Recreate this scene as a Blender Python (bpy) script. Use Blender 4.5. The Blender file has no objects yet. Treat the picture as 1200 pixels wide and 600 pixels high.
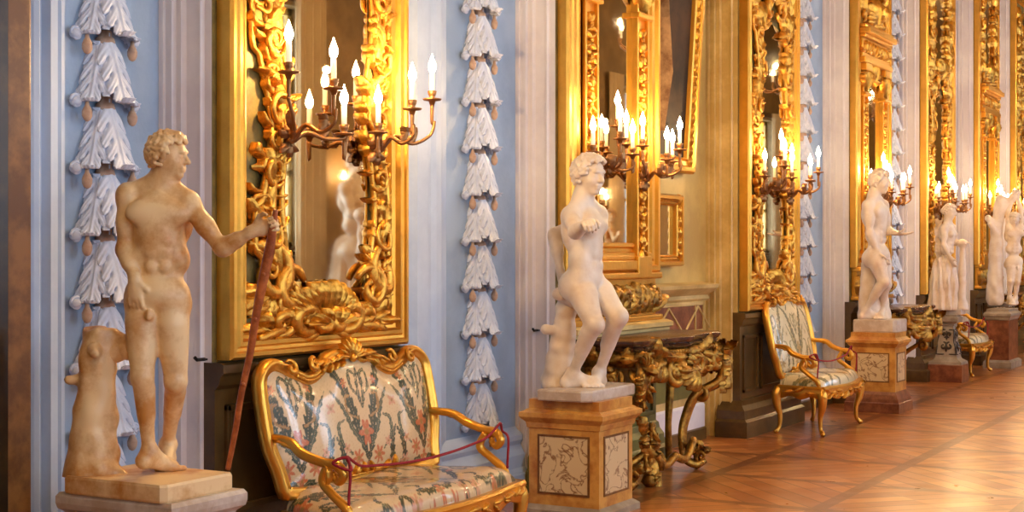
import bpy, bmesh, math, random
import numpy as np
from mathutils import Vector, Matrix, Quaternion
PI = math.pi
SC = bpy.context.scene
COL = SC.collection
# ------------------------------------------------------------------ camera, sky, lights, exposure
F = 1700.0                                   # focal length in pixels of a 1200 wide frame
HALL = math.atan(960 / F)                    # the long wall runs this far to the right of the view axis
SA, CA = math.sin(HALL), math.cos(HALL)
EYE = 1.5
cam = bpy.data.cameras.new('camera'); cam.sensor_width = 36; cam.lens = 36 * F / 1200
cam.clip_start = 0.05; cam.clip_end = 200
camo = bpy.data.objects.new('camera', cam); COL.objects.link(camo)
camo.location = (0, 0, EYE); camo.rotation_euler = (PI / 2, 0, HALL - PI / 2)
SC.camera = camo
SC.view_settings.view_transform = 'Standard'; SC.view_settings.look = 'None'
SC.view_settings.gamma = 1; SC.view_settings.use_curve_mapping = False
SC.view_settings.exposure = 0.36
W = bpy.data.worlds.new('sky'); SC.world = W; W.use_nodes = True
W.node_tree.nodes['Background'].inputs[0].default_value = (0.55, 0.72, 1.0, 1)
W.node_tree.nodes['Background'].inputs[1].default_value = 1.0
SC.cycles.max_bounces = 7; SC.cycles.diffuse_bounces = 4; SC.cycles.glossy_bounces = 4
SC.cycles.transparent_max_bounces = 6; SC.cycles.caustics_reflective = False; SC.cycles.caustics_refractive = False
SC.cycles.sample_clamp_indirect = 6; SC.cycles.use_denoising = True; SC.cycles.sample_clamp_direct = 60
DAY_W, CHAND_FILL_W, SCONCE_W, FLAME_E = 135, 135, 32, 55
DAY_C, WARM_C, CANDLE_C = (0.56, 0.75, 1.0), (1.0, 0.74, 0.42), (1.0, 0.60, 0.24)
Y_WALL, Y_PIER, Y_FAR = 4.55, 4.29, -1.45     # recess plane, face of the mirror piers, window wall opposite
Z_TOP = 6.4
WIN_X = (-.4, 2.8, 5.9, 9.1, 12.2, 15.4, 18.5, 21.6, 24.7, 27.8)
def area(name, loc, rot, sx, sy, power, col):
    l = bpy.data.lights.new(name, 'AREA'); l.shape = 'RECTANGLE'; l.size = sx; l.size_y = sy
    l.energy = power; l.color = col
    o = bpy.data.objects.new(name, l); COL.objects.link(o); o.location = loc; o.rotation_euler = rot
    return o
for i, x in enumerate(WIN_X):                # daylight outside every window of the opposite wall
    area('window_daylight', (x, Y_FAR - 0.45, 2.5), (PI / 2, 0, 0), 1.3, 3.2, DAY_W, DAY_C)

# ------------------------------------------------------------------ helpers
def PX(px, Y):                               # wall coordinate X seen at picture column px, at distance Y from the camera line
    u = (px - 600) / F
    return Y * (CA + u * SA) / (SA - u * CA)
def YP(px, X):
    u = (px - 600) / F
    return X * (SA - u * CA) / (CA + u * SA)
def depth(X, Y): return X * CA + Y * SA
def ZP(py, X, Y): return EYE - (py - 300) * depth(X, Y) / F

def lin(c):
    return tuple((v / 12.92 if v <= 0.04045 else ((v + 0.055) / 1.055) ** 2.4) for v in c)
def rgb(r, g, b): return lin((r / 255, g / 255, b / 255)) + (1,)

def mat(name, color, rough=0.6, metal=0.0, bump=0.0, bscale=30, var=None, vscale=4, coat=0, detail=3, bdist=0.01, spec=None, vlo=0.42, vhi=0.62):
    m = bpy.data.materials.new(name); m.use_nodes = True
    nt = m.node_tree; b = nt.nodes['Principled BSDF']
    b.inputs['Base Color'].default_value = color
    b.inputs['Roughness'].default_value = rough; b.inputs['Metallic'].default_value = metal
    if coat:
        b.inputs['Coat Weight'].default_value = coat; b.inputs['Coat Roughness'].default_value = 0.08
    if spec is not None: b.inputs['Specular IOR Level'].default_value = spec
    tc = nt.nodes.new('ShaderNodeTexCoord')
    if var is not None:
        n = nt.nodes.new('ShaderNodeTexNoise'); n.inputs['Scale'].default_value = vscale; n.inputs['Detail'].default_value = 6
        n.inputs['Roughness'].default_value = 0.65
        r = nt.nodes.new('ShaderNodeValToRGB'); r.color_ramp.elements[0].position = vlo; r.color_ramp.elements[1].position = vhi
        r.color_ramp.elements[0].color = var; r.color_ramp.elements[1].color = color
        nt.links.new(tc.outputs['Object'], n.inputs['Vector']); nt.links.new(n.outputs['Fac'], r.inputs['Fac'])
        nt.links.new(r.outputs['Color'], b.inputs['Base Color'])
    if bump:
        n2 = nt.nodes.new('ShaderNodeTexNoise'); n2.inputs['Scale'].default_value = bscale; n2.inputs['Detail'].default_value = detail
        bp = nt.nodes.new('ShaderNodeBump'); bp.inputs['Strength'].default_value = bump; bp.inputs['Distance'].default_value = bdist
        nt.links.new(tc.outputs['Object'], n2.inputs['Vector']); nt.links.new(n2.outputs['Fac'], bp.inputs['Height'])
        nt.links.new(bp.outputs['Normal'], b.inputs['Normal'])
    return m

def marble_vein(name, base, vein, scale=5, rough=0.3, thr=0.06):
    m = mat(name, base, rough); nt = m.node_tree; b = nt.nodes['Principled BSDF']
    tc = nt.nodes.new('ShaderNodeTexCoord')
    n = nt.nodes.new('ShaderNodeTexNoise'); n.inputs['Scale'].default_value = scale; n.inputs['Detail'].default_value = 8
    n.inputs['Distortion'].default_value = 1.2
    s = nt.nodes.new('ShaderNodeMath'); s.operation = 'SUBTRACT'; s.inputs[1].default_value = 0.5
    a = nt.nodes.new('ShaderNodeMath'); a.operation = 'ABSOLUTE'
    r = nt.nodes.new('ShaderNodeValToRGB'); r.color_ramp.elements[0].color = vein; r.color_ramp.elements[1].color = base
    r.color_ramp.elements[0].position = 0.0; r.color_ramp.elements[1].position = thr
    nt.links.new(tc.outputs['Object'], n.inputs['Vector']); nt.links.new(n.outputs['Fac'], s.inputs[0])
    nt.links.new(s.outputs[0], a.inputs[0]); nt.links.new(a.outputs[0], r.inputs['Fac'])
    nt.links.new(r.outputs['Color'], b.inputs['Base Color'])
    return m

def emit(name, col, e):
    m = bpy.data.materials.new(name); m.use_nodes = True; nt = m.node_tree
    b = nt.nodes['Principled BSDF']; b.inputs['Base Color'].default_value = (1, .9, .7, 1)
    b.inputs['Emission Color'].default_value = col + (1,); b.inputs['Emission Strength'].default_value = e
    return m

GOLD = mat('gilded_carving', (0.86, 0.44, 0.065, 1), 0.30, 0.9, 0.6, 110, (0.42, 0.16, 0.02, 1), 16, bdist=0.004, vlo=.3, vhi=.6)
GOLDS = mat('gilded_moulding', (0.82, 0.42, 0.065, 1), 0.30, 0.88, 0.15, 40, (0.66, 0.34, 0.05, 1), 5, vlo=.3, vhi=.6)
GOLDD = mat('old_dark_gilding', (0.62, 0.32, 0.05, 1), 0.36, 0.85, 0.6, 70, (0.20, 0.09, 0.02, 1), 12, bdist=0.006, vlo=.35, vhi=.62)
BRONZE = mat('dark_bronze', (0.30, 0.14, 0.05, 1), 0.4, 0.8, 0.3, 60)
BLUE = mat('blue_grey_plaster', rgb(166, 186, 208), 0.62, 0, 0.15, 40, rgb(148, 168, 192), 1.3)
PALE = mat('pale_lilac_plaster', rgb(236, 230, 228), 0.5, 0, 0.12, 30, rgb(216, 208, 210), 1.1)
PALEB = mat('pale_blue_moulding', rgb(200, 214, 232), 0.5, 0, 0.12, 30, rgb(178, 194, 216), 1.1)
HUSK = mat('pale_blue_stucco', rgb(226, 230, 240), 0.6, 0, 0.15, 50, rgb(200, 208, 224), 6)
OCHRE = mat('ochre_stucco', rgb(206, 176, 150), 0.6, 0, 0.2, 50, rgb(180, 140, 112), 9)
CREAM = mat('olive_cream_paint', rgb(206, 174, 98), 0.5, 0, 0.1, 20, rgb(184, 150, 80), 1.6)
CREAMM = mat('cream_moulding_paint', rgb(222, 192, 124), 0.45, 0, 0.1, 20, rgb(192, 160, 94), 2.5)
GREEN = mat('olive_green_panel', rgb(122, 116, 52), 0.45, 0, 0.1, 20, rgb(98, 92, 40), 2.5)
DARKW = mat('dark_green_brown_wood', rgb(104, 78, 38), 0.32, 0, 0.1, 14, rgb(76, 54, 24), 2.5)
BROWNM = mat('brown_breccia_marble', rgb(60, 42, 16), 0.3, 0, 0, 1, rgb(34, 20, 8), 5)
BROWNL = mat('light_brown_marble_edge', rgb(138, 94, 46), 0.4, 0, 0, 1, rgb(100, 62, 28), 6)
OLIVE = mat('faded_olive_gilt_ground', rgb(150, 128, 66), 0.5, 0.2, 0.15, 30, rgb(112, 96, 50), 5)
MARB_A = mat('stained_antique_marble', rgb(238, 206, 154), 0.42, 0, 0.1, 60, rgb(196, 134, 66), 4.5, vlo=.36, vhi=.56, bdist=.003)
MARB_B = mat('pale_antique_marble', rgb(232, 216, 196), 0.4, 0, 0.08, 60, rgb(212, 186, 156), 4, vlo=.32, vhi=.56, bdist=.003)
SLAB = mat('grey_white_marble', rgb(212, 200, 186), 0.42, 0, 0.1, 40, rgb(182, 160, 138), 5)
SIENA = mat('yellow_siena_marble', rgb(214, 160, 80), 0.3, 0, 0.05, 30, rgb(174, 108, 44), 7, vlo=.36, vhi=.6)
INLAY = marble_vein('white_veined_marble', rgb(216, 192, 146), rgb(128, 80, 44), 9, thr=.035)
REDM = mat('red_brown_marble', rgb(150, 92, 60), 0.3, 0, 0, 1, rgb(110, 60, 38), 8)
GREYM = mat('grey_marble', rgb(170, 156, 136), 0.35, 0, 0.05, 30, rgb(140, 124, 104), 5)
DKINL = mat('dark_inlay_marble', rgb(58, 48, 38), 0.3)
CORD = mat('crimson_cord', rgb(150, 18, 34), 0.7, 0, 0.4, 200)
STAFF = mat('red_brown_wood', rgb(196, 110, 56), 0.45, 0, 0.2, 30, rgb(142, 70, 32), 14)
GLOW_WAX = emit('glowing_candle_wax', (1.0, .72, .38), 0.6)  # weak glow put into the wax material itself; the tubes are no lamps
FLAME = emit('lit_bulb', (1.0, 0.80, 0.50), FLAME_E)
IRON = mat('iron', rgb(40, 34, 30), 0.5, 0.6)
CEILM = mat('cream_ceiling_plaster', rgb(190, 160, 112), 0.7)
PAINTD = mat('dark_varnished_canvas', rgb(72, 46, 26), 0.6, 0, 0, 1, rgb(26, 16, 10), 2.2, spec=.2)
PAINTF = mat('pale_painted_figure', rgb(186, 150, 110), 0.6, 0, 0, 1, rgb(120, 84, 56), 5)
OPPW = mat('brown_olive_paint', rgb(150, 122, 78), 0.6, 0, 0.1, 20, rgb(120, 96, 58), 1.6)
TOPM = mat('dark_brown_marble', rgb(96, 58, 34), 0.25, 0, 0, 1, rgb(60, 34, 18), 12)
CURT = mat('cream_curtain', rgb(214, 196, 160), 0.8)
SHUT = mat('brown_shutter', rgb(84, 60, 38), 0.5)

def mirror_mat():
    m = bpy.data.materials.new('aged_mirror_glass'); m.use_nodes = True; nt = m.node_tree
    b = nt.nodes['Principled BSDF']; b.inputs['Metallic'].default_value = 1
    tc = nt.nodes.new('ShaderNodeTexCoord'); n = nt.nodes.new('ShaderNodeTexNoise'); n.inputs['Scale'].default_value = 2.2
    n.inputs['Detail'].default_value = 7; n.inputs['Roughness'].default_value = .6
    r = nt.nodes.new('ShaderNodeValToRGB'); r.color_ramp.elements[0].position = .35; r.color_ramp.elements[1].position = .7
    r.color_ramp.elements[0].color = (.62, .52, .38, 1); r.color_ramp.elements[1].color = (.80, .72, .58, 1)
    r2 = nt.nodes.new('ShaderNodeMapRange'); r2.inputs[1].default_value = .35; r2.inputs[2].default_value = .7
    r2.inputs[3].default_value = .045; r2.inputs[4].default_value = .0
    nt.links.new(tc.outputs['Object'], n.inputs['Vector']); nt.links.new(n.outputs['Fac'], r.inputs['Fac'])
    nt.links.new(n.outputs['Fac'], r2.inputs[0]); nt.links.new(r2.outputs[0], b.inputs['Roughness'])
    nt.links.new(r.outputs['Color'], b.inputs['Base Color'])
    return m
MIRROR = mirror_mat()

def vcol_mat(name, rough=0.35, coat=0.9):
    m = mat(name, (1, 1, 1, 1), rough, 0, 0.5, 16, coat=coat, detail=2, bdist=.012); nt = m.node_tree
    a = nt.nodes.new('ShaderNodeAttribute'); a.attribute_name = 'Col'
    nt.links.new(a.outputs['Color'], nt.nodes['Principled BSDF'].inputs['Base Color'])
    return m
BROCADE = vcol_mat('brocade_under_clear_cover')

def link(name, me, m, parent=None, smooth=True):
    if smooth:
        me.polygons.foreach_set('use_smooth', [True] * len(me.polygons))
    ms = m if isinstance(m, (list, tuple)) else [m]
    if not me.materials:
        for q in ms: me.materials.append(q)
    o = bpy.data.objects.new(name, me); COL.objects.link(o)
    if parent is not None: o.parent = parent
    return o
def obj(name, bm, m, parent=None, smooth=False):
    me = bpy.data.meshes.new(name); bmesh.ops.recalc_face_normals(bm, faces=bm.faces[:]); bm.to_mesh(me); bm.free()
    o = link(name, me, m, parent, False)
    if smooth is True: me.polygons.foreach_set('use_smooth', [True] * len(me.polygons))
    elif smooth: me.polygons.foreach_set('use_smooth', [True] * len(me.polygons)); me.set_sharp_from_angle(angle=math.radians(smooth))
    return o
def tag(o, label=None, cat=None, group=None, kind=None):
    if label: o['label'] = label
    if cat: o['category'] = cat
    if group: o['group'] = group
    if kind: o['kind'] = kind
    return o
def thing(name, loc, label, cat, group=None, rz=0, rx=0):
    o = bpy.data.objects.new(name, None); COL.objects.link(o); o.empty_display_size = .1
    o.location = loc; o.rotation_euler = (rx, 0, rz)
    return tag(o, label, cat, group)
def struct(name, bm, m, smooth=False):
    o = obj(name, bm, m, None, smooth); o['kind'] = 'structure'; return o
def dup(root, loc=None, rz=None, label=None, group=None, scale=None):
    r = root.copy(); COL.objects.link(r)
    if loc is not None: r.location = loc
    if rz is not None: r.rotation_euler = (0, 0, rz)
    if scale is not None: r.scale = scale
    if label: r['label'] = label
    if group: r['group'] = group
    for ch in [c for c in bpy.data.objects if c.parent == root]:
        c = ch.copy(); COL.objects.link(c); c.parent = r
        for g in [q for q in bpy.data.objects if q.parent == ch]:
            d = g.copy(); COL.objects.link(d); d.parent = c
    return r

def box(bm, x0, x1, y0, y1, z0, z1, bev=0, mi=0):
    v = [bm.verts.new((x, y, z)) for z in (z0, z1) for x, y in ((x0, y0), (x1, y0), (x1, y1), (x0, y1))]
    fs = [bm.faces.new([v[i] for i in q]) for q in ((3, 2, 1, 0), (4, 5, 6, 7), (0, 1, 5, 4), (1, 2, 6, 5), (2, 3, 7, 6), (3, 0, 4, 7))]
    for f in fs: f.material_index = mi
    if bev:
        es = list({e for f in fs for e in f.edges})
        r = bmesh.ops.bevel(bm, geom=es, offset=bev, segments=2, affect='EDGES', profile=.6)
        for f in r['faces']: f.material_index = mi
def loft(bm, rings, cap=True, mi=0, close=True):
    vs = [[bm.verts.new(p) for p in r] for r in rings]
    n = len(vs[0])
    for a, b in zip(vs, vs[1:]):
        for i in range(n if close else n - 1):
            f = bm.faces.new((a[i], a[(i + 1) % n], b[(i + 1) % n], b[i])); f.material_index = mi
    if cap:
        f = bm.faces.new(vs[0][::-1]); f.material_index = mi
        f = bm.faces.new(vs[-1]); f.material_index = mi
def frames(pts):
    T = []
    n = len(pts)
    for i in range(n):
        t = (pts[min(i + 1, n - 1)] - pts[max(i - 1, 0)]); T.append(t.normalized() if t.length > 1e-9 else Vector((0, 0, 1)))
    up = Vector((0, 0, 1)) if abs(T[0].z) < .9 else Vector((0, 1, 0))
    N = [(up - T[0] * up.dot(T[0])).normalized()]
    for i in range(1, n):
        q = N[-1] - T[i] * N[-1].dot(T[i]); N.append(q.normalized() if q.length > 1e-6 else N[-1])
    return T, N
def tube(bm, pts, r, seg=8, flat=1.0, mi=0, cap=True):
    pts = [Vector(p) for p in pts]; n = len(pts)
    rr = r if isinstance(r, (list, tuple)) else [r] * n
    T, N = frames(pts); rings = []
    for i in range(n):
        B = T[i].cross(N[i]); R = rr[i]
        rings.append([pts[i] + (N[i] * math.cos(a) + B * math.sin(a) * flat) * R for a in (2 * PI * k / seg for k in range(seg))])
    loft(bm, rings, cap, mi)
def spline(ctrl, n=24):
    c = [Vector(p) for p in ctrl]; c = [2 * c[0] - c[1]] + c + [2 * c[-1] - c[-2]]
    out = []; m = len(c) - 3
    for k in range(n + 1):
        u = k / n * m; i = min(int(u), m - 1); t = u - i
        a, b, d, e = c[i], c[i + 1], c[i + 2], c[i + 3]
        out.append(0.5 * ((2 * b) + (d - a) * t + (2 * a - 5 * b + 4 * d - e) * t * t + (3 * b - a - 3 * d + e) * t ** 3))
    return out
def interp(vals, n):
    m = len(vals) - 1
    return [vals[min(int(k / n * m), m - 1)] * (1 - (k / n * m - min(int(k / n * m), m - 1))) + vals[min(int(k / n * m), m - 1) + 1] * (k / n * m - min(int(k / n * m), m - 1)) for k in range(n + 1)]
def stube(bm, ctrl, radii, n=24, seg=8, flat=1.0):
    tube(bm, spline(ctrl, n), interp(radii, n), seg, flat)
def lathe(bm, prof, cx=0, cy=0, cz=0, seg=16, sx=1, sy=1, mi=0):
    loft(bm, [[Vector((cx + r * sx * math.cos(2 * PI * k / seg), cy + r * sy * math.sin(2 * PI * k / seg), cz + z)) for k in range(seg)] for r, z in prof], True, mi)
def rect_stack(bm, x0, x1, y0, y1, prof, mi=0):      # prof: (outward offset, z): a square block with moulded courses
    loft(bm, [[Vector(p) for p in ((x0 - o, y0 - o, z), (x1 + o, y0 - o, z), (x1 + o, y1 + o, z), (x0 - o, y1 + o, z))] for o, z in prof], True, mi)

# carved work in a plane: (u along, w up, n out) -> point
def flatmap(x0, y, z0=0, sgn=1):
    return lambda u, w, n: Vector((x0 + sgn * u, y - n, z0 + w))
def leaf(bm, M, p, ang, L, Wd, n0=0.0, lift=0.03, bend=0.0, lobes=4, tip=0.0, nu=14, nv=7):
    grid = []; x, w = p; st = L / nu
    for i in range(nu + 1):
        t = i / nu; h = ang + bend * t
        hw = Wd * (math.sin(PI * min(1, t * .92 + .06)) ** .65) * (.66 + .34 * abs(math.cos(PI * lobes * t)))
        c, s = math.cos(h), math.sin(h); row = []
        for j in range(nv):
            q = -1 + 2 * j / (nv - 1)
            n = n0 + lift * (math.sin(PI * min(1, t * 1.0)) ** .7) * (1 - q * q) + .28 * lift * math.cos(3 * PI * q) * (1 - abs(q)) + tip * t * t * (1 - q * q * .6)
            if abs(q) == 1: n = n0 - .012
            sw = hw * q; fx = abs(q) * hw * .35
            row.append(bm.verts.new(M(x - s * sw + c * fx, w + c * sw + s * fx, n)))
        grid.append(row); x += c * st; w += s * st
    for a, b in zip(grid, grid[1:]):
        for j in range(nv - 1): bm.faces.new((a[j], a[j + 1], b[j + 1], b[j]))
def cscroll(bm, M, c, r0, a0, turns, hand=1, th=.02, n0=.02, r1=.2, seg=7, n=22, stretch=1.0):
    pts = []; rad = []
    for i in range(n + 1):
        t = i / n; a = a0 + hand * turns * 2 * PI * t; r = r0 * (1 - (1 - r1) * t)
        pts.append(M(c[0] + r * math.cos(a), c[1] + r * math.sin(a) * stretch, n0 + .015 * math.sin(PI * t)))
        rad.append(th * (.55 + .75 * math.sin(PI * min(1, t * 1.1 + .05)) if t < .9 else .9 * 1.0))
    tube(bm, pts, rad, seg)
def rib(bm, M, pts, th, n0=.02, seg=7, n=40):
    P = spline([(a, b, 0) for a, b in pts], n)
    tube(bm, [M(q.x, q.y, n0 + .01 * math.sin(9 * i / n)) for i, q in enumerate(P)], [th * (.8 + .35 * abs(math.sin(6.5 * i / n))) for i in range(n + 1)], seg)
# ------------------------------------------------------------------ smooth solid modelling for statues and trunks
def nrm(v): 
    v = np.asarray(v, float); return v / (np.linalg.norm(v) + 1e-12)
class Solid:
    def __init__(s): s.p = []
    def cap(s, a, b, ra, rb, k=.02, flat=None, sq=1.0, sub=False):
        s.p.append(('c', np.array(a, float), np.array(b, float), ra, rb, k, None if flat is None else nrm(flat), sq, sub)); return s
    def chain(s, pts, rs, k=.02):
        for i in range(len(pts) - 1): s.cap(pts[i], pts[i + 1], rs[i], rs[i + 1], k)
    def ell(s, c, r, R=None, k=.02, sub=False):
        s.p.append(('e', np.array(c, float), np.array(r, float), np.eye(3) if R is None else np.array(R, float), k, sub)); return s
    def build(s, h, disp=None, clipz=None):
        lo = np.full(3, 1e9); hi = -lo
        for q in s.p:
            if q[-1]: continue
            if q[0] == 'c': m = max(q[3], q[4]); a = np.minimum(q[1], q[2]) - m; b = np.maximum(q[1], q[2]) + m
            else: m = q[2].max(); a = q[1] - m; b = q[1] + m
            lo = np.minimum(lo, a); hi = np.maximum(hi, b)
        lo -= 3 * h + .02; hi += 3 * h + .02
        n = np.ceil((hi - lo) / h).astype(int) + 1
        G = [lo[i] + h * np.arange(n[i]) for i in range(3)]
        Fd = np.full(n, 1.0, np.float32)
        for q in s.p:
            k = q[5] if q[0] == 'c' else q[4]
            if q[0] == 'c': m = max(q[3], q[4]); a = np.minimum(q[1], q[2]) - m; b = np.maximum(q[1], q[2]) + m
            else: m = q[2].max(); a = q[1] - m; b = q[1] + m
            mg = k + 3 * h + .012
            i0 = np.clip(((a - mg - lo) / h).astype(int), 0, n - 1); i1 = np.clip(((b + mg - lo) / h).astype(int) + 2, 1, n)
            sl = tuple(slice(i0[i], i1[i]) for i in range(3))
            X = G[0][sl[0]][:, None, None]; Y = G[1][sl[1]][None, :, None]; Z = G[2][sl[2]][None, None, :]
            if q[0] == 'c':
                A, B = q[1], q[2]; ba = B - A; L2 = max(ba @ ba, 1e-12)
                px, py, pz = X - A[0], Y - A[1], Z - A[2]
                t = np.clip((px * ba[0] + py * ba[1] + pz * ba[2]) / L2, 0, 1)
                vx, vy, vz = px - t * ba[0], py - t * ba[1], pz - t * ba[2]
                if q[6] is not None:
                    f = q[6]; vn = (vx * f[0] + vy * f[1] + vz * f[2]) * (1 / q[7] - 1)
                    vx, vy, vz = vx + vn * f[0], vy + vn * f[1], vz + vn * f[2]
                d = np.sqrt(vx * vx + vy * vy + vz * vz) - (q[3] + (q[4] - q[3]) * t)
                if q[6] is not None: d = d * min(1, q[7]) ** .5
            else:
                R = q[3]; px, py, pz = X - q[1][0], Y - q[1][1], Z - q[1][2]
                e = [(px * R[i][0] + py * R[i][1] + pz * R[i][2]) for i in range(3)]
                r = q[2]
                k0 = np.sqrt((e[0] / r[0]) ** 2 + (e[1] / r[1]) ** 2 + (e[2] / r[2]) ** 2)
                k1 = np.sqrt((e[0] / r[0] ** 2) ** 2 + (e[1] / r[1] ** 2) ** 2 + (e[2] / r[2] ** 2) ** 2) + 1e-9
                d = k0 * (k0 - 1) / k1
            cur = Fd[sl]
            if q[-1]:
                hh = np.maximum(k - np.abs(-d - cur), 0) / k; Fd[sl] = np.maximum(cur, -d) + hh * hh * k * .25
            else:
                hh = np.maximum(k - np.abs(d - cur), 0) / k; Fd[sl] = np.minimum(cur, d) - hh * hh * k * .25
        if disp is not None:
            near = np.abs(Fd) < .06
            ii = np.nonzero(near)
            Fd[ii] += disp(G[0][ii[0]], G[1][ii[1]], G[2][ii[2]]).astype(np.float32)
        if clipz is not None:
            Fd = np.maximum(Fd, (clipz - G[2])[None, None, :].astype(np.float32))
        return surface(Fd, lo, h)
def surface(Fd, lo, h):
    S = Fd < 0; nx, ny, nz = Fd.shape
    cnt = np.zeros((nx - 1, ny - 1, nz - 1), np.int8)
    for a in (0, 1):
        for b in (0, 1):
            for c in (0, 1): cnt += S[a:nx - 1 + a, b:ny - 1 + b, c:nz - 1 + c]
    act = (cnt > 0) & (cnt < 8); I = np.nonzero(act); m = len(I[0])
    idx = -np.ones(act.shape, np.int64); idx[I] = np.arange(m)
    P = np.zeros((m, 3)); C = np.zeros(m)
    cs = [(a, b, c) for a in (0, 1) for b in (0, 1) for c in (0, 1)]
    val = {c: Fd[I[0] + c[0], I[1] + c[1], I[2] + c[2]].astype(float) for c in cs}
    for c in cs:
        for ax in range(3):
            if c[ax] == 0:
                e = list(c); e[ax] = 1; e = tuple(e); va, vb = val[c], val[e]
                x = (va < 0) != (vb < 0); t = np.where(x, va / np.where(x, va - vb, 1), 0)
                p = np.tile(np.array(c, float), (m, 1)); p[:, ax] += t
                P[x] += p[x]; C[x] += 1
    P = (P / C[:, None] + np.stack(I, 1)) * h + lo
    faces = []
    for ax in range(3):
        sa = [slice(0, -1) if i == ax else slice(1, -1) for i in range(3)]; sb = [slice(1, None) if i == ax else slice(1, -1) for i in range(3)]
        x = S[tuple(sa)] != S[tuple(sb)]; K = list(np.nonzero(x)); inside = S[tuple(sa)][tuple(K)]
        u, v = [(1, 2), (2, 0), (0, 1)][ax]
        base = [k.copy() for k in K]
        for i in range(3):
            if i != ax: base[i] = base[i] + 1
        def cell(du, dv):
            q = [b.copy() for b in base]; q[u] -= du; q[v] -= dv; return idx[q[0], q[1], q[2]]
        f = np.stack([cell(1, 1), cell(0, 1), cell(0, 0), cell(1, 0)], 1)
        f[~inside] = f[~inside][:, ::-1]; faces.append(f)
    f = np.concatenate(faces)
    # light smoothing
    nb = np.zeros_like(P); c2 = np.zeros(m)
    for a, b in ((0, 1), (1, 2), (2, 3), (3, 0)):
        np.add.at(nb, f[:, a], P[f[:, b]]); np.add.at(c2, f[:, a], 1)
        np.add.at(nb, f[:, b], P[f[:, a]]); np.add.at(c2, f[:, b], 1)
    P = P * .6 + nb / np.maximum(c2, 1)[:, None] * .4
    me = bpy.data.meshes.new('solid'); me.vertices.add(m); me.vertices.foreach_set('co', P.astype(np.float32).ravel())
    me.loops.add(len(f) * 4); me.loops.foreach_set('vertex_index', f.astype(np.int32).ravel())
    me.polygons.add(len(f)); me.polygons.foreach_set('loop_start', np.arange(0, len(f) * 4, 4, dtype=np.int32))
    me.update(calc_edges=True); me.validate(); return me
def lump(amp, fr, seed=0):
    r = np.random.RandomState(seed); K = r.normal(size=(7, 3)) * fr; ph = r.uniform(0, 6.28, 7)
    return lambda x, y, z: amp * sum(np.sin(x * k[0] + y * k[1] + z * k[2] + p) for k, p in zip(K, ph)) / 3

def hand(S, W, D, N, T, s, curl=.9, spread=.018, thumb=.8):
    """W wrist, D direction of the hand, N side the fingers bend to, T side of the thumb"""
    D = nrm(D); N = nrm(np.asarray(N) - D * np.dot(N, D)); T = np.asarray(T, float); T = nrm(T - D * np.dot(T, D) - N * np.dot(T, N))
    S.ell(W + D * .048 * s, (.041 * s, .017 * s, .055 * s), (T, N, D), .015 * s)
    S.cap(W - D * .02 * s, W + D * .03 * s, .027 * s, .026 * s, .02 * s, N, .72)
    for i, (L, o) in enumerate(((.95, 1), (1.05, .35), (1.0, -.3), (.8, -.95))):
        b = W + D * .085 * s + T * o * .03 * s; d = nrm(D + T * o * spread * 6)
        ang = 0
        for j, (l, r) in enumerate(((.042, .0105), (.027, .0095), (.022, .0085))):
            ang += curl * (.75 if j == 0 else 1.0); dd = d * math.cos(ang) + N * math.sin(ang)
            e = b + dd * l * L * s; S.cap(b, e, r * s, (r - .001) * s, .004 * s); b = e
    b = W + D * .02 * s + T * .03 * s; d1 = nrm(T * .75 + D * .7 + N * .35 * thumb); d2 = nrm(D * .8 + T * .15 + N * .8 * thumb); d3 = nrm(D * .55 - T * .35 + N * .9 * thumb)
    for d, l, r in ((d1, .036, .015), (d2, .032, .0115), (d3, .026, .010)):
        e = b + d * l * s; S.cap(b, e, r * s, (r - .001) * s, .008 * s); b = e

def foot(S, A, toe, gz, s, lift=0):
    d = np.array(toe, float) - A; d[2] = 0; d = nrm(d); sd = np.array([-d[1], d[0], 0.])
    heel = A - d * .035 * s; heel[2] = gz + .03 * s + lift
    ball = heel + d * .165 * s; ball[2] = gz + .022 * s
    S.cap(A, heel, .036 * s, .034 * s, .03 * s); S.cap(heel, ball, .031 * s, .028 * s, .03 * s)
    S.cap(A + d * .01 * s, ball + np.array([0, 0, .006 * s]), .036 * s, .024 * s, .03 * s)
    S.cap(ball - sd * .022 * s, ball + sd * .022 * s, .022 * s, .018 * s, .03 * s)
    for i, (o, L, r) in enumerate(((-.034, .052, .0145), (-.014, .056, .011), (.004, .052, .0105), (.020, .045, .010), (.034, .036, .0095))):
        b = ball + sd * o * s; b[2] = gz + .016 * s; e = b + d * L * s + sd * o * .2 * s; e[2] = gz + .011 * s
        S.cap(b, e, r * s, r * .95 * s, .007 * s)
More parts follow.
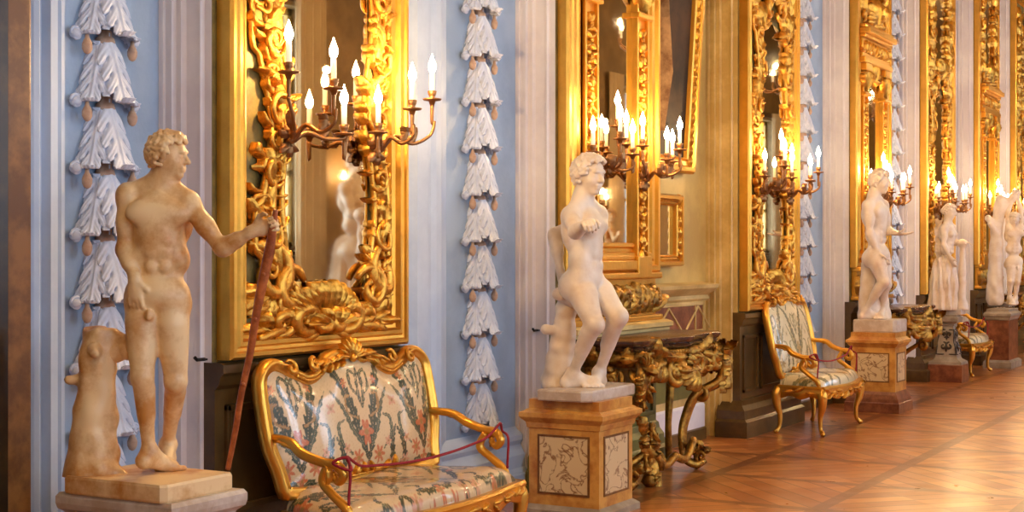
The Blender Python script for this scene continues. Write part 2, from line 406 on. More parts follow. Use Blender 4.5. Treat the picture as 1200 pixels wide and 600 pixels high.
def head(S, C, Fw, U, s):
    Fw = nrm(Fw); U = nrm(np.asarray(U) - Fw * np.dot(U, Fw)); L = np.cross(U, Fw); R = (L, Fw, U)
    S.ell(C, (.074 * s, .092 * s, .088 * s), R, .03 * s)
    S.ell(C + Fw * .030 * s - U * .058 * s, (.056 * s, .058 * s, .07 * s), R, .03 * s)
    S.ell(C + Fw * .066 * s - U * .112 * s, (.024 * s, .020 * s, .018 * s), R, .02 * s)
    S.cap(C + Fw * .083 * s - L * .032 * s + U * .006 * s, C + Fw * .083 * s + L * .032 * s + U * .006 * s, .013 * s, .013 * s, .012 * s)
    for q in (-1, 1):
        S.ell(C + Fw * .094 * s + L * q * .030 * s - U * .016 * s, (.016 * s, .014 * s, .011 * s), R, .010 * s, True)
        S.ell(C + Fw * .076 * s + L * q * .030 * s - U * .017 * s, (.0135 * s, .0125 * s, .0105 * s), R, .004 * s)
        S.ell(C + L * q * .074 * s - Fw * .008 * s - U * .022 * s, (.010 * s, .017 * s, .030 * s), R, .006 * s)
        S.ell(C + Fw * .056 * s + L * q * .036 * s - U * .050 * s, (.02 * s, .02 * s, .022 * s), R, .02 * s)
    S.cap(C + Fw * .088 * s - U * .004 * s, C + Fw * .112 * s - U * .046 * s, .0085 * s, .0125 * s, .008 * s)
    S.cap(C + Fw * .096 * s - U * .050 * s - L * .010 * s, C + Fw * .096 * s - U * .050 * s + L * .010 * s, .008 * s, .008 * s, .006 * s)
    S.cap(C + Fw * .086 * s - U * .074 * s - L * .018 * s, C + Fw * .086 * s - U * .074 * s + L * .018 * s, .0085 * s, .0085 * s, .003 * s)
    S.cap(C + Fw * .083 * s - U * .089 * s - L * .015 * s, C + Fw * .083 * s - U * .089 * s + L * .015 * s, .0095 * s, .0095 * s, .003 * s)
def curls(C, Fw, U, s, seed=1, n=210, long=0.0, r=.016):
    rnd = random.Random(seed); H = Solid(); Fw = nrm(Fw); U = nrm(np.asarray(U) - Fw * np.dot(U, Fw)); L = np.cross(U, Fw)
    H.ell(C - Fw * .014 * s + U * .012 * s, (.078 * s, .086 * s, .086 * s), (L, Fw, U), .004 * s)
    for i in range(n):
        z = 1 - 1.62 * (i + .5) / n; a = i * 2.39996; q = math.sqrt(max(0, 1 - z * z))
        d = L * q * math.cos(a) + Fw * q * math.sin(a) + U * z; f = q * math.sin(a)
        if f > .30 and z < .60: continue
        if abs(q * math.cos(a)) > .75 and z < -.1 and f > -.15: continue
        c = C + L * d.dot(L) * .088 * s + Fw * d.dot(Fw) * .100 * s + U * d.dot(U) * .099 * s
        t = nrm(np.cross(d, [rnd.uniform(-1, 1), rnd.uniform(-1, 1), rnd.uniform(-1, 1)]))
        H.cap(c - t * .015 * s, c + t * .015 * s + d * .012 * s, r * s * rnd.uniform(.65, 1.15), r * s * rnd.uniform(.55, .85), .002 * s)
    if long:
        for i in range(9):
            a = -1.2 + 2.4 * i / 8; b = C - Fw * .07 * s * math.cos(a) + L * .07 * s * math.sin(a)
            H.chain([b, b - U * .09 * s - Fw * .01 * s, b - U * long * s], [.02 * s, .018 * s, .01 * s], .01 * s)
    return H

def figure(S, J, s, f, fp, fd, hu, hands, toes, gz, female=False, lifts=(0, 0), sex=True, hs=1.0):
    j = {k: np.array(v, float) for k, v in J.items()}
    U = nrm(j['neck'] - j['waist']); f = np.asarray(f, float); f = nrm(f - U * np.dot(f, U)); L = np.cross(U, f)
    sm = (j['shA'] + j['shB']) / 2; R = (L, f, U)
    c = sm * .5 + j['neck'] * .5 - U * .155 * s
    ww = np.linalg.norm(j['shA'] - j['shB']) / (.36 * s); ww = min(1.1, max(.7, ww))
    S.ell(c, (.150 * s * ww, .108 * s, .190 * s), R, .04 * s)
    S.ell(c + U * .07 * s, (.165 * s * ww, .085 * s, .08 * s), R, .04 * s)
    for q, sh in ((1, 'shA'), (-1, 'shB')):
        if female: S.ell(c + L * q * .068 * s + f * .085 * s + U * .015 * s, (.05 * s, .045 * s, .05 * s), R, .02 * s)
        else: S.ell(c + L * q * .072 * s + f * .068 * s + U * .050 * s, (.080 * s, .040 * s, .060 * s), R, .028 * s)
        S.ell(c + L * q * .095 * s - f * .055 * s + U * .02 * s, (.06 * s, .05 * s, .11 * s), R, .03 * s)
        S.cap(j['neck'] + U * .015 * s, j[sh] + U * .012 * s, .040 * s, .036 * s, .04 * s)
        S.ell(j[sh] - U * .006 * s, (.056 * s, .058 * s, .066 * s), R, .03 * s)
    fp = np.asarray(fp, float); pel = (j['hipA'] + j['hipB']) / 2; V = nrm(j['waist'] - pel); fp = nrm(fp - V * np.dot(fp, V)); LP = np.cross(V, fp); RP = (LP, fp, V)
    S.ell(j['waist'], (.122 * s, .088 * s, .13 * s), R, .05 * s)
    ab = j['waist']
    for q in (-1, 1):
        for t in (-.05, .01, .07): S.ell(ab + L * q * .03 * s + f * .078 * s + U * t * s, (.031 * s, .018 * s, .03 * s), R, .012 * s)
        S.ell(ab + L * q * .10 * s + V * -.02 * s, (.04 * s, .06 * s, .06 * s), R, .03 * s)
    S.ell(pel + V * .045 * s, (.150 * s, .100 * s, .10 * s), RP, .05 * s)
    S.ell(pel + fp * .055 * s + V * .03 * s, (.09 * s, .05 * s, .06 * s), RP, .03 * s)
    S.ell(ab + f * .098 * s - U * .035 * s, (.009 * s, .012 * s, .011 * s), R, .008 * s, True)
    for q, hp, kn, an in ((1, 'hipA', 'kneeA', 'ankA'), (-1, 'hipB', 'kneeB', 'ankB')):
        h, k, a = j[hp], j[kn], j[an]; td = nrm(k - h)
        S.ell(pel + LP * q * .072 * s - fp * .062 * s - V * .012 * s, (.080 * s, .074 * s, .088 * s), RP, .025 * s)
        S.cap(h, k, .088 * s, .054 * s, .03 * s)
        ft = nrm(fp - td * np.dot(fp, td))
        S.cap(h * .7 + k * .3 + ft * .026 * s, h * .25 + k * .75 + ft * .014 * s, .068 * s, .045 * s, .03 * s)
        S.cap(h * .6 + k * .4 - LP * q * .03 * s, h * .35 + k * .65 - LP * q * .018 * s, .055 * s, .04 * s, .03 * s)
        S.ell(k + ft * .016 * s, (.044 * s, .044 * s, .05 * s), None, .02 * s)
        cd = nrm(a - k); bk = -nrm(fp - cd * np.dot(fp, cd))
        S.cap(k, a, .046 * s, .030 * s, .025 * s)
        S.cap(k * .82 + a * .18 + bk * .020 * s, k * .5 + a * .5 + bk * .014 * s, .046 * s, .036 * s, .03 * s)
        S.ell(a + LP * .022 * s, (.014 * s,) * 3, None, .012 * s); S.ell(a - LP * .022 * s, (.014 * s,) * 3, None, .012 * s)
    foot(S, j['ankA'], toes[0], gz[0], s, lifts[0]); foot(S, j['ankB'], toes[1], gz[1], s, lifts[1])
    if sex:
        g = pel + fp * .098 * s - V * .045 * s
        S.ell(g - V * .020 * s, (.026 * s, .022 * s, .026 * s), RP, .012 * s); S.cap(g + fp * .018 * s, g + fp * .024 * s - V * .035 * s, .013 * s, .011 * s, .008 * s)
    for sh, el, wr in (('shA', 'elA', 'wrA'), ('shB', 'elB', 'wrB')):
        a, b, c2 = j[sh], j[el], j[wr]
        S.cap(a, b, .047 * s, .036 * s, .03 * s)
        S.ell(a * .5 + b * .5 + f * .010 * s, (.043 * s,) * 3, None, .03 * s)
        S.cap(a * .65 + b * .35 + f * .014 * s, a * .35 + b * .65 + f * .012 * s, .038 * s, .035 * s, .02 * s)
        S.cap(b, c2, .036 * s, .025 * s, .02 * s)
        S.cap(b * .9 + c2 * .1, b * .55 + c2 * .45, .041 * s, .034 * s, .03 * s)
    HC = j['head']
    head(S, HC, fd, hu, s * hs)
    for sh in ('shA', 'shB'): S.cap(j['neck'] + U * .05 * s, j['neck'] * .45 + j[sh] * .55 + U * .018 * s, .032 * s, .036 * s, .04 * s)
    fdn = nrm(fd)
    S.cap(HC - nrm(hu) * .06 * s - fdn * .022 * s, j['neck'], .054 * s, .062 * s, .03 * s)
    for hd in hands: hand(S, j[hd[0]], *[np.asarray(v, float) for v in hd[1:4]], s, *hd[4:])
    return S

class Pose:                                  # turns picture joints (column, row, metres further away) into local metres
    def __init__(p, X, Y, base_z):
        p.X, p.Y, p.D = X, Y, depth(X, Y); p.S = F / p.D; p.bz = base_z
        p.px = 600 + F * (X * SA - Y * CA) / p.D; p.rz = HALL - PI / 2
    def __call__(p, px, py, d=0.0):
        k = (1 + d / p.D) / p.S
        return np.array([(px - 600) * k - (p.px - 600) / p.S, d, EYE - p.bz - (py - 300) * k])
def statue_root(P, name, label, group='marble statues on pedestals'):
    return thing(name, (P.X, P.Y, P.bz), label, 'statue', group, P.rz)
def stone(name, S, h, m, parent, disp=None, clipz=None):
    return link(name, S.build(h, disp, clipz), m, parent)
# ------------------------------------------------------------------ the room
PIERS = []                                   # (x0, x1) of every mirror pier
for a, b in ((272, 480), (668, 777), (878, 938), (1006, 1047), (1087, 1120), (1149, 1173)):
    PIERS.append((PX(a, 4.2) - .03, PX(b, 4.2) + .03))
PIERS.append((PX(1191, 4.2) - .03, PX(1191, 4.2) + 1.4)); PIERS.append((26.3, 27.7)); PIERS.append((29.3, 30.7))
PIERS = [(1.7, 3.05)] + PIERS
X_END = 33.0

bm = bmesh.new(); box(bm, -4, X_END, Y_FAR - .3, Y_WALL + .4, -.12, 0)
def floor_mat():
    m = bpy.data.materials.new('waxed_parquet'); m.use_nodes = True; nt = m.node_tree; b = nt.nodes['Principled BSDF']
    N = nt.nodes.new; Lk = nt.links.new
    geo = N('ShaderNodeNewGeometry'); sep = N('ShaderNodeSeparateXYZ'); Lk(geo.outputs['Position'], sep.inputs[0])
    def math_(op, a, bb=None):
        n = N('ShaderNodeMath'); n.operation = op
        for i, v in enumerate((a, bb)):
            if v is None: continue
            if isinstance(v, (int, float)): n.inputs[i].default_value = v
            else: Lk(v, n.inputs[i])
        return n.outputs[0]
    T = 1.05
    fx = math_('FRACT', math_('DIVIDE', math_('ADD', sep.outputs[0], 20), T)); fy = math_('FRACT', math_('DIVIDE', math_('ADD', sep.outputs[1], 20.45), T))
    cx = math_('FLOOR', math_('DIVIDE', math_('ADD', sep.outputs[0], 20), T)); cy = math_('FLOOR', math_('DIVIDE', math_('ADD', sep.outputs[1], 20.45), T))
    # every square is quartered by its diagonals; planks run along or across
    u = math_('ABSOLUTE', math_('SUBTRACT', fx, .5)); v = math_('ABSOLUTE', math_('SUBTRACT', fy, .5))
    par = math_('MODULO', math_('ADD', cx, cy), 2)
    ori = math_('GREATER_THAN', u, v)
    diag = math_('ADD', fx, fy); dia2 = math_('SUBTRACT', fx, fy)
    def mix_(f, a, c):
        return math_('ADD', math_('MULTIPLY', a, math_('SUBTRACT', 1, f)), math_('MULTIPLY', c, f))
    acc = mix_(par, diag, dia2)
    plank = math_('MULTIPLY', acc, 5.0); pid = math_('FLOOR', plank); pf = math_('FRACT', plank)
    other = math_('FLOOR', math_('MULTIPLY', mix_(par, dia2, diag), 2.0))
    comb = N('ShaderNodeCombineXYZ'); Lk(math_('ADD', pid, math_('MULTIPLY', cx, 13)), comb.inputs[0]); Lk(math_('ADD', math_('MULTIPLY', cy, 7), ori), comb.inputs[1]); Lk(other, comb.inputs[2])
    wn = N('ShaderNodeTexWhiteNoise'); Lk(comb.outputs[0], wn.inputs['Vector'])
    ramp = N('ShaderNodeValToRGB'); e = ramp.color_ramp.elements
    e[0].color = rgb(168, 98, 44); e[1].color = rgb(214, 144, 78); e2 = e.new(.5); e2.color = rgb(192, 120, 58)
    Lk(wn.outputs['Value'], ramp.inputs['Fac'])
    gap = math_('LESS_THAN', math_('MINIMUM', pf, math_('SUBTRACT', 1, pf)), .045)
    eu = math_('GREATER_THAN', math_('MAXIMUM', u, v), .455)
    mx = N('ShaderNodeMix'); mx.data_type = 'RGBA'; Lk(math_('MULTIPLY', gap, .6), mx.inputs[0]); Lk(ramp.outputs['Color'], mx.inputs[6]); mx.inputs[7].default_value = rgb(70, 34, 14)
    mx2 = N('ShaderNodeMix'); mx2.data_type = 'RGBA'; Lk(math_('MULTIPLY', eu, .75), mx2.inputs[0]); Lk(mx.outputs[2], mx2.inputs[6]); mx2.inputs[7].default_value = rgb(120, 62, 26)
    ns = N('ShaderNodeTexNoise'); ns.inputs['Scale'].default_value = 1.3; ns.inputs['Detail'].default_value = 6; Lk(geo.outputs['Position'], ns.inputs['Vector'])
    mx3 = N('ShaderNodeMix'); mx3.data_type = 'RGBA'; mx3.blend_type = 'MULTIPLY'; Lk(ns.outputs['Fac'], mx3.inputs[0]); Lk(mx2.outputs[2], mx3.inputs[6]); mx3.inputs[7].default_value = (.75, .62, .5, 1)
    Lk(mx3.outputs[2], b.inputs['Base Color'])
    ns2 = N('ShaderNodeTexNoise'); ns2.inputs['Scale'].default_value = 5; ns2.inputs['Detail'].default_value = 5; Lk(geo.outputs['Position'], ns2.inputs['Vector'])
    mr = N('ShaderNodeMapRange'); mr.inputs[3].default_value = .22; mr.inputs[4].default_value = .40; Lk(ns2.outputs['Fac'], mr.inputs[0]); Lk(mr.outputs[0], b.inputs['Roughness'])
    bp = N('ShaderNodeBump'); bp.inputs['Strength'].default_value = .35; bp.inputs['Distance'].default_value = .006
    Lk(math_('SUBTRACT', math_('MULTIPLY', wn.outputs['Value'], .5), gap), bp.inputs['Height']); Lk(bp.outputs['Normal'], b.inputs['Normal'])
    b.inputs['Coat Weight'].default_value = .35; b.inputs['Coat Roughness'].default_value = .22
    return m
struct('floor', bm, floor_mat())
bm = bmesh.new(); box(bm, -4, X_END, Y_FAR - .3, Y_WALL + .4, Z_TOP, Z_TOP + .15); struct('ceiling', bm, CEILM)

# wall on the mirror side: one plan profile, run up the full height, with a material for every stretch
prof = [(-4.0, Y_WALL, 0)]                   # x, y, material of the stretch that ENDS here
def pp(x, y, m): prof.append((x, y, m))
def ribs(xa, xb, y, m, seq):                 # moulded stretch along the wall: seq of (fraction, projection)
    for t, d in seq: pp(xa + (xb - xa) * t, y - d, m)
MOULD = [(0, 0), (0, .035), (.07, .05), (.14, .035), (.16, .012), (.26, .012), (.30, .04), (.36, .052), (.42, .04), (.45, .015), (.52, .015),
         (.55, .06), (.68, .06), (.70, .035), (.76, .03), (.80, .045), (.86, .045), (.92, .02), (1, .0)]
for i, (x0, x1) in enumerate(PIERS):
    blue = 1 if i != 3 else 3; pale = 2 if i != 3 else 4
    # return of the pier: shallow steps facing along the hall
    pp(x0 - .055, Y_WALL, blue)
    for dx, y in ((-.055, .025), (-.045, .03), (-.045, .055), (-.052, .06), (-.052, .075), (-.030, .08), (-.030, .105), (-.036, .108), (-.036, .115), (-.012, .125), (-.012, .195), (-.018, .20), (-.018, .21), (0, .22), (0, Y_WALL - Y_PIER)):
        pp(x0 + dx, Y_WALL - y, pale)
    pp(x1, Y_PIER, 5)
    pp(x1, Y_WALL, pale)
    nx = PIERS[i + 1][0] if i + 1 < len(PIERS) else X_END
    if i == 0: a, b = 4.02, PX(75, 4.55)
    elif i == 2: a, b = x1, x1 + .15
    else: a, b = x1, x1 + (nx - x1) * .5
    if i == 0: pp(a, Y_WALL, 5)
    ribs(a, b, Y_WALL, 6 if i < 2 else (4 if i == 2 else 2), MOULD)
pp(X_END, Y_WALL, 1)
bm = bmesh.new()
lo = [bm.verts.new((x, y, 0)) for x, y, _ in prof]; hi = [bm.verts.new((x, y, Z_TOP)) for x, y, _ in prof]
for k in range(len(prof) - 1):
    f = bm.faces.new((lo[k], lo[k + 1], hi[k + 1], hi[k])); f.material_index = prof[k + 1][2]
bk = [bm.verts.new((x, Y_WALL + .35, z)) for x, z in ((-4, 0), (X_END, 0), (X_END, Z_TOP), (-4, Z_TOP))]
bm.faces.new(bk[::-1])
me = bpy.data.meshes.new('wall_left'); bm.to_mesh(me); bm.free()
for q in (BLUE, BLUE, PALE, CREAM, CREAMM, OLIVE, PALEB): me.materials.append(q)
o = link('wall_left', me, [], None, False); o['kind'] = 'structure'

def blk(name, x0, x1, yf, prof_, m, yb=Y_WALL):
    """moulded course along the wall: prof_ is (projection, z)"""
    bm = bmesh.new()
    loft(bm, [[Vector((x0, yb + .02, z)), Vector((x0, yf - p, z)), Vector((x1, yf - p, z)), Vector((x1, yb + .02, z))] for p, z in prof_], True)
    return struct(name, bm, m)
n_t = 0
def tn():
    global n_t; n_t += 1; return 'trim_%d' % n_t
BASEP = [(.10, 0), (.10, .12), (.085, .13), (.07, .16), (.07, .24), (.05, .27), (.035, .30), (.05, .33), (.05, .36), (.02, .39), (.0, .41)]
for i in range(len(PIERS)):
    x1 = PIERS[i][1]; nx = PIERS[i + 1][0] if i + 1 < len(PIERS) else X_END
    if i == 0: x1 = 4.02
    if i == 2: continue
    blk(tn(), x1, nx - .03, Y_WALL, BASEP, PALEB if i < 2 else PALE)
    if i > 2: blk(tn(), x1, nx - .03, Y_WALL - .005, [(.12, 0), (.12, .09), (.10, .10)], DARKW)
# pier bases: dark panelled dado with plinth and capping
for i, (x0, x1) in enumerate(PIERS):
    if i == 0: continue
    bm = bmesh.new(); y = Y_PIER
    top = 1.03
    loft(bm, [[Vector((x0 - .004 - (p if z < .3 else 0), Y_WALL - .05 if z > .3 else Y_WALL - .1, z)), Vector((x0 - .004 - (p if z < .3 else 0), y - .02 - p, z)), Vector((x1 + .004, y - .02 - p, z)), Vector((x1 + .004, Y_WALL, z))] for p, z in [(.10, 0), (.10, .13), (.07, .15), (.065, .22), (.03, .26), (.02, .30), (.0, .31), (.0, top - .12), (.02, top - .10), (.035, top - .06), (.05, top - .045), (.05, top - .01), (.03, top)]], True)
    for a, b in ((x0 + .06, x0 + (x1 - x0) * .3), (x0 + (x1 - x0) * .35, x1 - .06)):
        for zz in ((.36, .84),):
            for q0, q1, q2, q3 in ((a, b, zz[0], zz[0] + .03), (a, b, zz[1] - .03, zz[1]), (a, a + .03, zz[0], zz[1]), (b - .03, b, zz[0], zz[1])):
                box(bm, q0, q1, y - .04, y, q2, q3, .006)
    struct(tn(), bm, DARKW if i != 2 else GREEN)
    if i == 2: blk(tn(), x0 + .02, x1 + .02, Y_PIER - .12, [(.0, .97), (.0, .99), (.03, 1.0), (.03, 1.03), (-.02, 1.045)], CREAMM)
# warm bay between the second and third mirrors: dado rail, inlaid band, green panel, plinth
xa, xb = PIERS[2][1], PIERS[3][0] - .03
blk(tn(), xa, xb - .1, Y_WALL, [(.04, 1.13), (.06, 1.15), (.05, 1.18), (.10, 1.21), (.14, 1.24), (.15, 1.27), (.0, 1.285)], CREAMM)
blk(tn(), xa, xb - .2, Y_WALL, [(.045, .0), (.045, 1.13)], CREAMM)
blk(tn(), xa, xb - .26, Y_WALL, [(.05, .36), (.05, .80)], GREEN)
blk(tn(), xa, xb - .2, Y_WALL, [(.075, .0), (.075, .09), (.06, .10)], DARKW)
blk(tn(), xa, xb - .2, Y_WALL, [(.06, .10), (.06, .28), (.05, .30)], PALE)
bm = bmesh.new(); x_r = xb - .24                       # inlay band of red brown marble with pale fillets
box(bm, xa, x_r, Y_WALL - .055, Y_WALL, .90, 1.10)
struct(tn(), bm, REDM)
bm = bmesh.new()
for z in (.885, 1.10): box(bm, xa, x_r + .02, Y_WALL - .065, Y_WALL, z, z + .018)
for xx in (x_r - .17, x_r, xa + .3): box(bm, xx, xx + .02, Y_WALL - .065, Y_WALL, .885, 1.11)
for cx_ in (xa + .75, xa + 1.35):
    for s_ in (-1, 1): tube(bm, [(cx_, Y_WALL - .058, 1.09), (cx_ + s_ * .25, Y_WALL - .058, .91)], .010, 6)
struct(tn(), bm, CREAMM)
# brown breccia door jamb near the camera
bm = bmesh.new(); box(bm, 3.05, 3.86, Y_WALL - .17, Y_WALL + .02, 0, Z_TOP); struct(tn(), bm, BROWNM)
bm = bmesh.new(); box(bm, 3.86, 3.985, Y_WALL - .16, Y_WALL + .02, 0, Z_TOP, .012); struct(tn(), bm, BROWNL)
# framed panels and a string course high on the far bays
for i in (5, 6, 7):
    a, b = PIERS[i][1], PIERS[i + 1][0] - .06; w = b - a
    bm = bmesh.new()
    for k, dd in ((.0, .05), (.09, .035)):
        q0, q1, z0, z1 = a + w * (.50 + k), b - w * k, .5 + k, 4.85 - k
        for r in ((q0, q1, z1 - .05, z1), (q0, q0 + .04, z0, z1), (q1 - .04, q1, z0, z1), (q0, q1, z0, z0 + .05)): box(bm, r[0], r[1], Y_WALL - dd, Y_WALL, r[2], r[3], .01)
    box(bm, a, b, Y_WALL - .07, Y_WALL, 5.02, 5.12, .02)
    q0, q1, z0, z1 = a + w * .5, b, 5.2, 5.75
    for r in ((q0, q1, z1 - .05, z1), (q0, q0 + .04, z0, z1), (q1 - .04, q1, z0, z1), (q0, q1, z0, z0 + .05)): box(bm, r[0], r[1], Y_WALL - .05, Y_WALL, r[2], r[3], .01)
    struct(tn(), bm, PALE)

# opposite wall with its windows
bm = bmesh.new(); e = -4.0; WH = .68
for x in WIN_X:
    box(bm, e, x - WH, Y_FAR - .3, Y_FAR, 0, Z_TOP); box(bm, x - WH, x + WH, Y_FAR - .3, Y_FAR, 0, .75); box(bm, x - WH, x + WH, Y_FAR - .3, Y_FAR, 4.25, Z_TOP); e = x + WH
box(bm, e, X_END, Y_FAR - .3, Y_FAR, 0, Z_TOP); struct('wall_right', bm, OPPW)
GLASS = bpy.data.materials.new('window_glass'); GLASS.use_nodes = True; nt = GLASS.node_tree
gt = nt.nodes.new('ShaderNodeBsdfTransparent'); gg = nt.nodes.new('ShaderNodeBsdfGlossy'); gg.inputs['Roughness'].default_value = .02; gm = nt.nodes.new('ShaderNodeMixShader'); gm.inputs[0].default_value = .08
nt.links.new(gt.outputs[0], gm.inputs[1]); nt.links.new(gg.outputs[0], gm.inputs[2]); nt.links.new(gm.outputs[0], nt.nodes['Material Output'].inputs['Surface'])
for k, x in enumerate(WIN_X):
    bm = bmesh.new()
    for r in ((x - WH, x - WH + .07, .75, 4.25), (x + WH - .07, x + WH, .75, 4.25), (x - .04, x + .04, .75, 4.25), (x - WH, x + WH, .75, .83), (x - WH, x + WH, 4.17, 4.25), (x - WH, x + WH, 3.2, 3.26), (x - WH, x + WH, 1.6, 1.65), (x - WH, x + WH, 2.4, 2.45)):
        box(bm, r[0], r[1], Y_FAR - .2, Y_FAR - .14, r[2], r[3])
    w = struct('window_%d' % (k + 1), bm, CREAMM)
    bm = bmesh.new(); box(bm, x - WH + .05, x + WH - .05, Y_FAR - .175, Y_FAR - .165, .8, 4.2); obj('window_pane', bm, GLASS, w)
    bm = bmesh.new()
    for s in (-1, 1):
        box(bm, x + s * (WH + .05) - .05, x + s * (WH + .05) + .05, Y_FAR - .01, Y_FAR + .03, 0.1, 4.4, .01)
        for sh in range(14): box(bm, min(x + s * WH * .98, x + s * WH * .30), max(x + s * WH * .98, x + s * WH * .30), Y_FAR - .09, Y_FAR - .07, .85 + sh * .055, .89 + sh * .055)
    box(bm, x - WH - .1, x + WH + .1, Y_FAR - .01, Y_FAR + .05, 4.3, 4.4, .01)
    obj('window_frame', bm, SHUT, w)
    for s in (-1, 1):                        # curtain drawn to each side
        bm = bmesh.new(); n = 40; fr = []; bk_ = []
        for q in range(n + 1):
            xx = x + s * (WH + .32 - .5 * q / n); yy = Y_FAR + .07 + .025 * math.sin(q * 1.7); fr.append((xx, yy)); bk_.append((xx, yy + .012))
        loft(bm, [[Vector((a, b, z)) for a, b in fr + bk_[::-1]] for z in (.05, 4.4)], True)
        obj('window_curtain', bm, CURT, w)
bm = bmesh.new(); box(bm, X_END, X_END + .2, Y_FAR - .3, Y_WALL + .4, 0, Z_TOP); struct('wall_back', bm, CREAM)
bm = bmesh.new(); box(bm, -4.2, -4, Y_FAR - .3, Y_WALL + .4, 0, Z_TOP); struct('wall_front', bm, CREAM)

# ------------------------------------------------------------------ stucco husk garlands in the blue bays
def husk_mesh():
    A_, B_, H = .150, .112, .285; NI, NJ = 250, 130
    th = np.linspace(-1.72, 1.72, NI)[:, None]; t = np.linspace(0, 1.06, NJ)[None, :]
    g = .16 + .84 * np.clip(t, 0, 1) ** .92; T = t + 0 * th; best = np.full((NI, NJ), -1.0)
    for c, Wm, lay, tl in ((-1.42, .046, -.004, .95), (1.42, .046, -.004, .95), (-.48, .034, -.006, .86), (.48, .034, -.006, .86), (-.92, .050, .014, 1.0), (.92, .050, .014, 1.0), (0, .054, .032, 1.02)):
        arc = (th - c * (.82 + .18 * t)) * g * .150; tt = T / tl
        env = Wm * (.30 + .70 * np.sin(PI * np.clip(tt * .72 + .10, 0, 1))) * np.sqrt(np.clip(1 - np.clip((tt - .80) / .22, 0, 1.2) ** 2, 0, 1)) + 1e-5
        sr = np.abs(arc) / env; ph = 4.6 * (tt - .30 * np.minimum(sr, 1.3) * env / Wm) + .35; fr = ph - np.floor(ph); dn = np.minimum(fr, 1 - fr)
        arch = np.sqrt(np.clip(1 - (2 * fr - 1) ** 2, 0, 1)); smax = .46 + .62 * arch
        inside = (sr < smax) & (tt < .975)
        h = lay + .014 * (1 - sr ** 2) + .018 * arch * sr + .008 * np.exp(-(arc / .005) ** 2) + .0022 * np.cos(2 * PI * 3 * ph) * sr - .020 * np.exp(-((sr - .48) / .10) ** 2 - (dn / .10) ** 2)
        h = h + (.038 if abs(c) < .8 else (.016 if abs(c) < 1.2 else .004)) * np.clip((tt - .78) / .24, 0, 1) ** 2 - .010 * np.clip(sr - .75, 0, 1)
        best = np.where(inside, np.maximum(best, h), best)
    zz = -H * T + np.clip(T - .92, 0, 1) * .55; out = np.where(best > -.5, best, 0)
    X = (A_ * g + out) * np.sin(th); Y = -(B_ * g + out) * np.cos(th) + .004; ok = best > -.5
    V = np.stack([X, Y + 0 * X, zz], -1).reshape(-1, 3); idx = np.arange(NI * NJ).reshape(NI, NJ)
    q = ok[:-1, :-1] & ok[1:, :-1] & ok[1:, 1:] & ok[:-1, 1:]
    Fc = np.stack([idx[:-1, :-1][q], idx[1:, :-1][q], idx[1:, 1:][q], idx[:-1, 1:][q]], 1)
    used = np.unique(Fc); mp = -np.ones(NI * NJ, int); mp[used] = np.arange(len(used)); V = V[used]; Fc = mp[Fc]
    # give the leaves thickness: the same sheet again, 9 mm nearer the stem, joined along every rim
    n = len(V); ax = V.copy(); ax[:, 0] *= 1 - .009 / np.maximum(np.hypot(V[:, 0], V[:, 1]), .02); ax[:, 1] = V[:, 1] * (1 - .009 / np.maximum(np.hypot(V[:, 0], V[:, 1]), .02)); ax[:, 2] -= .002
    E = np.concatenate([Fc[:, [0, 1]], Fc[:, [1, 2]], Fc[:, [2, 3]], Fc[:, [3, 0]]]); key = np.minimum(E[:, 0], E[:, 1]) * n + np.maximum(E[:, 0], E[:, 1]); u, inv, cnt = np.unique(key, return_inverse=True, return_counts=True)
    rim = E[cnt[inv] == 1]; faces = Fc.tolist() + (Fc[:, ::-1] + n).tolist() + [[int(b2), int(a2), int(a2) + n, int(b2) + n] for a2, b2 in rim]
    me = bpy.data.meshes.new('husk'); bm = bmesh.new()
    m0 = bpy.data.meshes.new('tmp'); m0.from_pydata(np.concatenate([V, ax]).tolist(), [], faces); bm.from_mesh(m0); bpy.data.meshes.remove(m0)
    lathe(bm, [(.026, .0), (.030, -.03), (.042, -.10), (.058, -.17), (.060, -.20), (.03, -.21)], 0, .004, 0, 20, 1, .72)
    for s in (-1, 1):
        bmesh.ops.create_uvsphere(bm, u_segments=12, v_segments=8, radius=.026, matrix=Matrix.Translation((s * .166, -.030, -.262)) @ Matrix.Diagonal((1, 1.0, .85, 1)))
        pts = [Vector((s * (.166 + .030 * math.cos(k * .45) * (1 - k * .03)), -.034, -.262 + .030 * math.sin(k * .45) * (1 - k * .03))) for k in range(13)]; tube(bm, pts, .007, 6)
    bm.to_mesh(me); bm.free(); return me
bm = bmesh.new(); lathe(bm, [(.020, -.03), (.036, -.022), (.045, 0), (.040, .018), (.030, .024), (.030, .045), (.022, .05)], 0, -.03, 0, 14, 1, .9)
collar_me = bpy.data.meshes.new('collar'); bm.to_mesh(collar_me); bm.free()
bm = bmesh.new()
lathe(bm, [(.004, -.046), (.014, -.040), (.021, -.024), (.022, -.005), (.016, .010), (.010, .02), (.007, .04)], 0, -.06, 0, 10, 1, 1)
bud_me = bpy.data.meshes.new('bud'); bm.to_mesh(bud_me); bm.free()
husk_me = husk_mesh()
def garland(x, label, z0=.42, n=16, y=Y_WALL, s=1.0):
    t = thing('husk_garland', (x, y, z0), label, 'wall ornament', 'stucco husk garlands on the blue panels')
    P_ = .279
    for k in range(n):
        h = link('husk', husk_me, HUSK, t); h.location = (0, 0, .31 + P_ * k)
        c = link('collar', collar_me, OCHRE, h); c.location = (0, 0, .0)
        if k:
            for sx in (-1, 1): d = link('bud', bud_me, OCHRE, h); d.location = (sx * .13, 0, -.30)
    for k in range(n - 1):
        bm = bmesh.new(); z = .31 + P_ * (k + 1) - .31
        tube(bm, [(0, -.03, z - .01), (0, -.03, z + .07)], .028, 8); obj('stem', bm, HUSK, t, True)
    return t
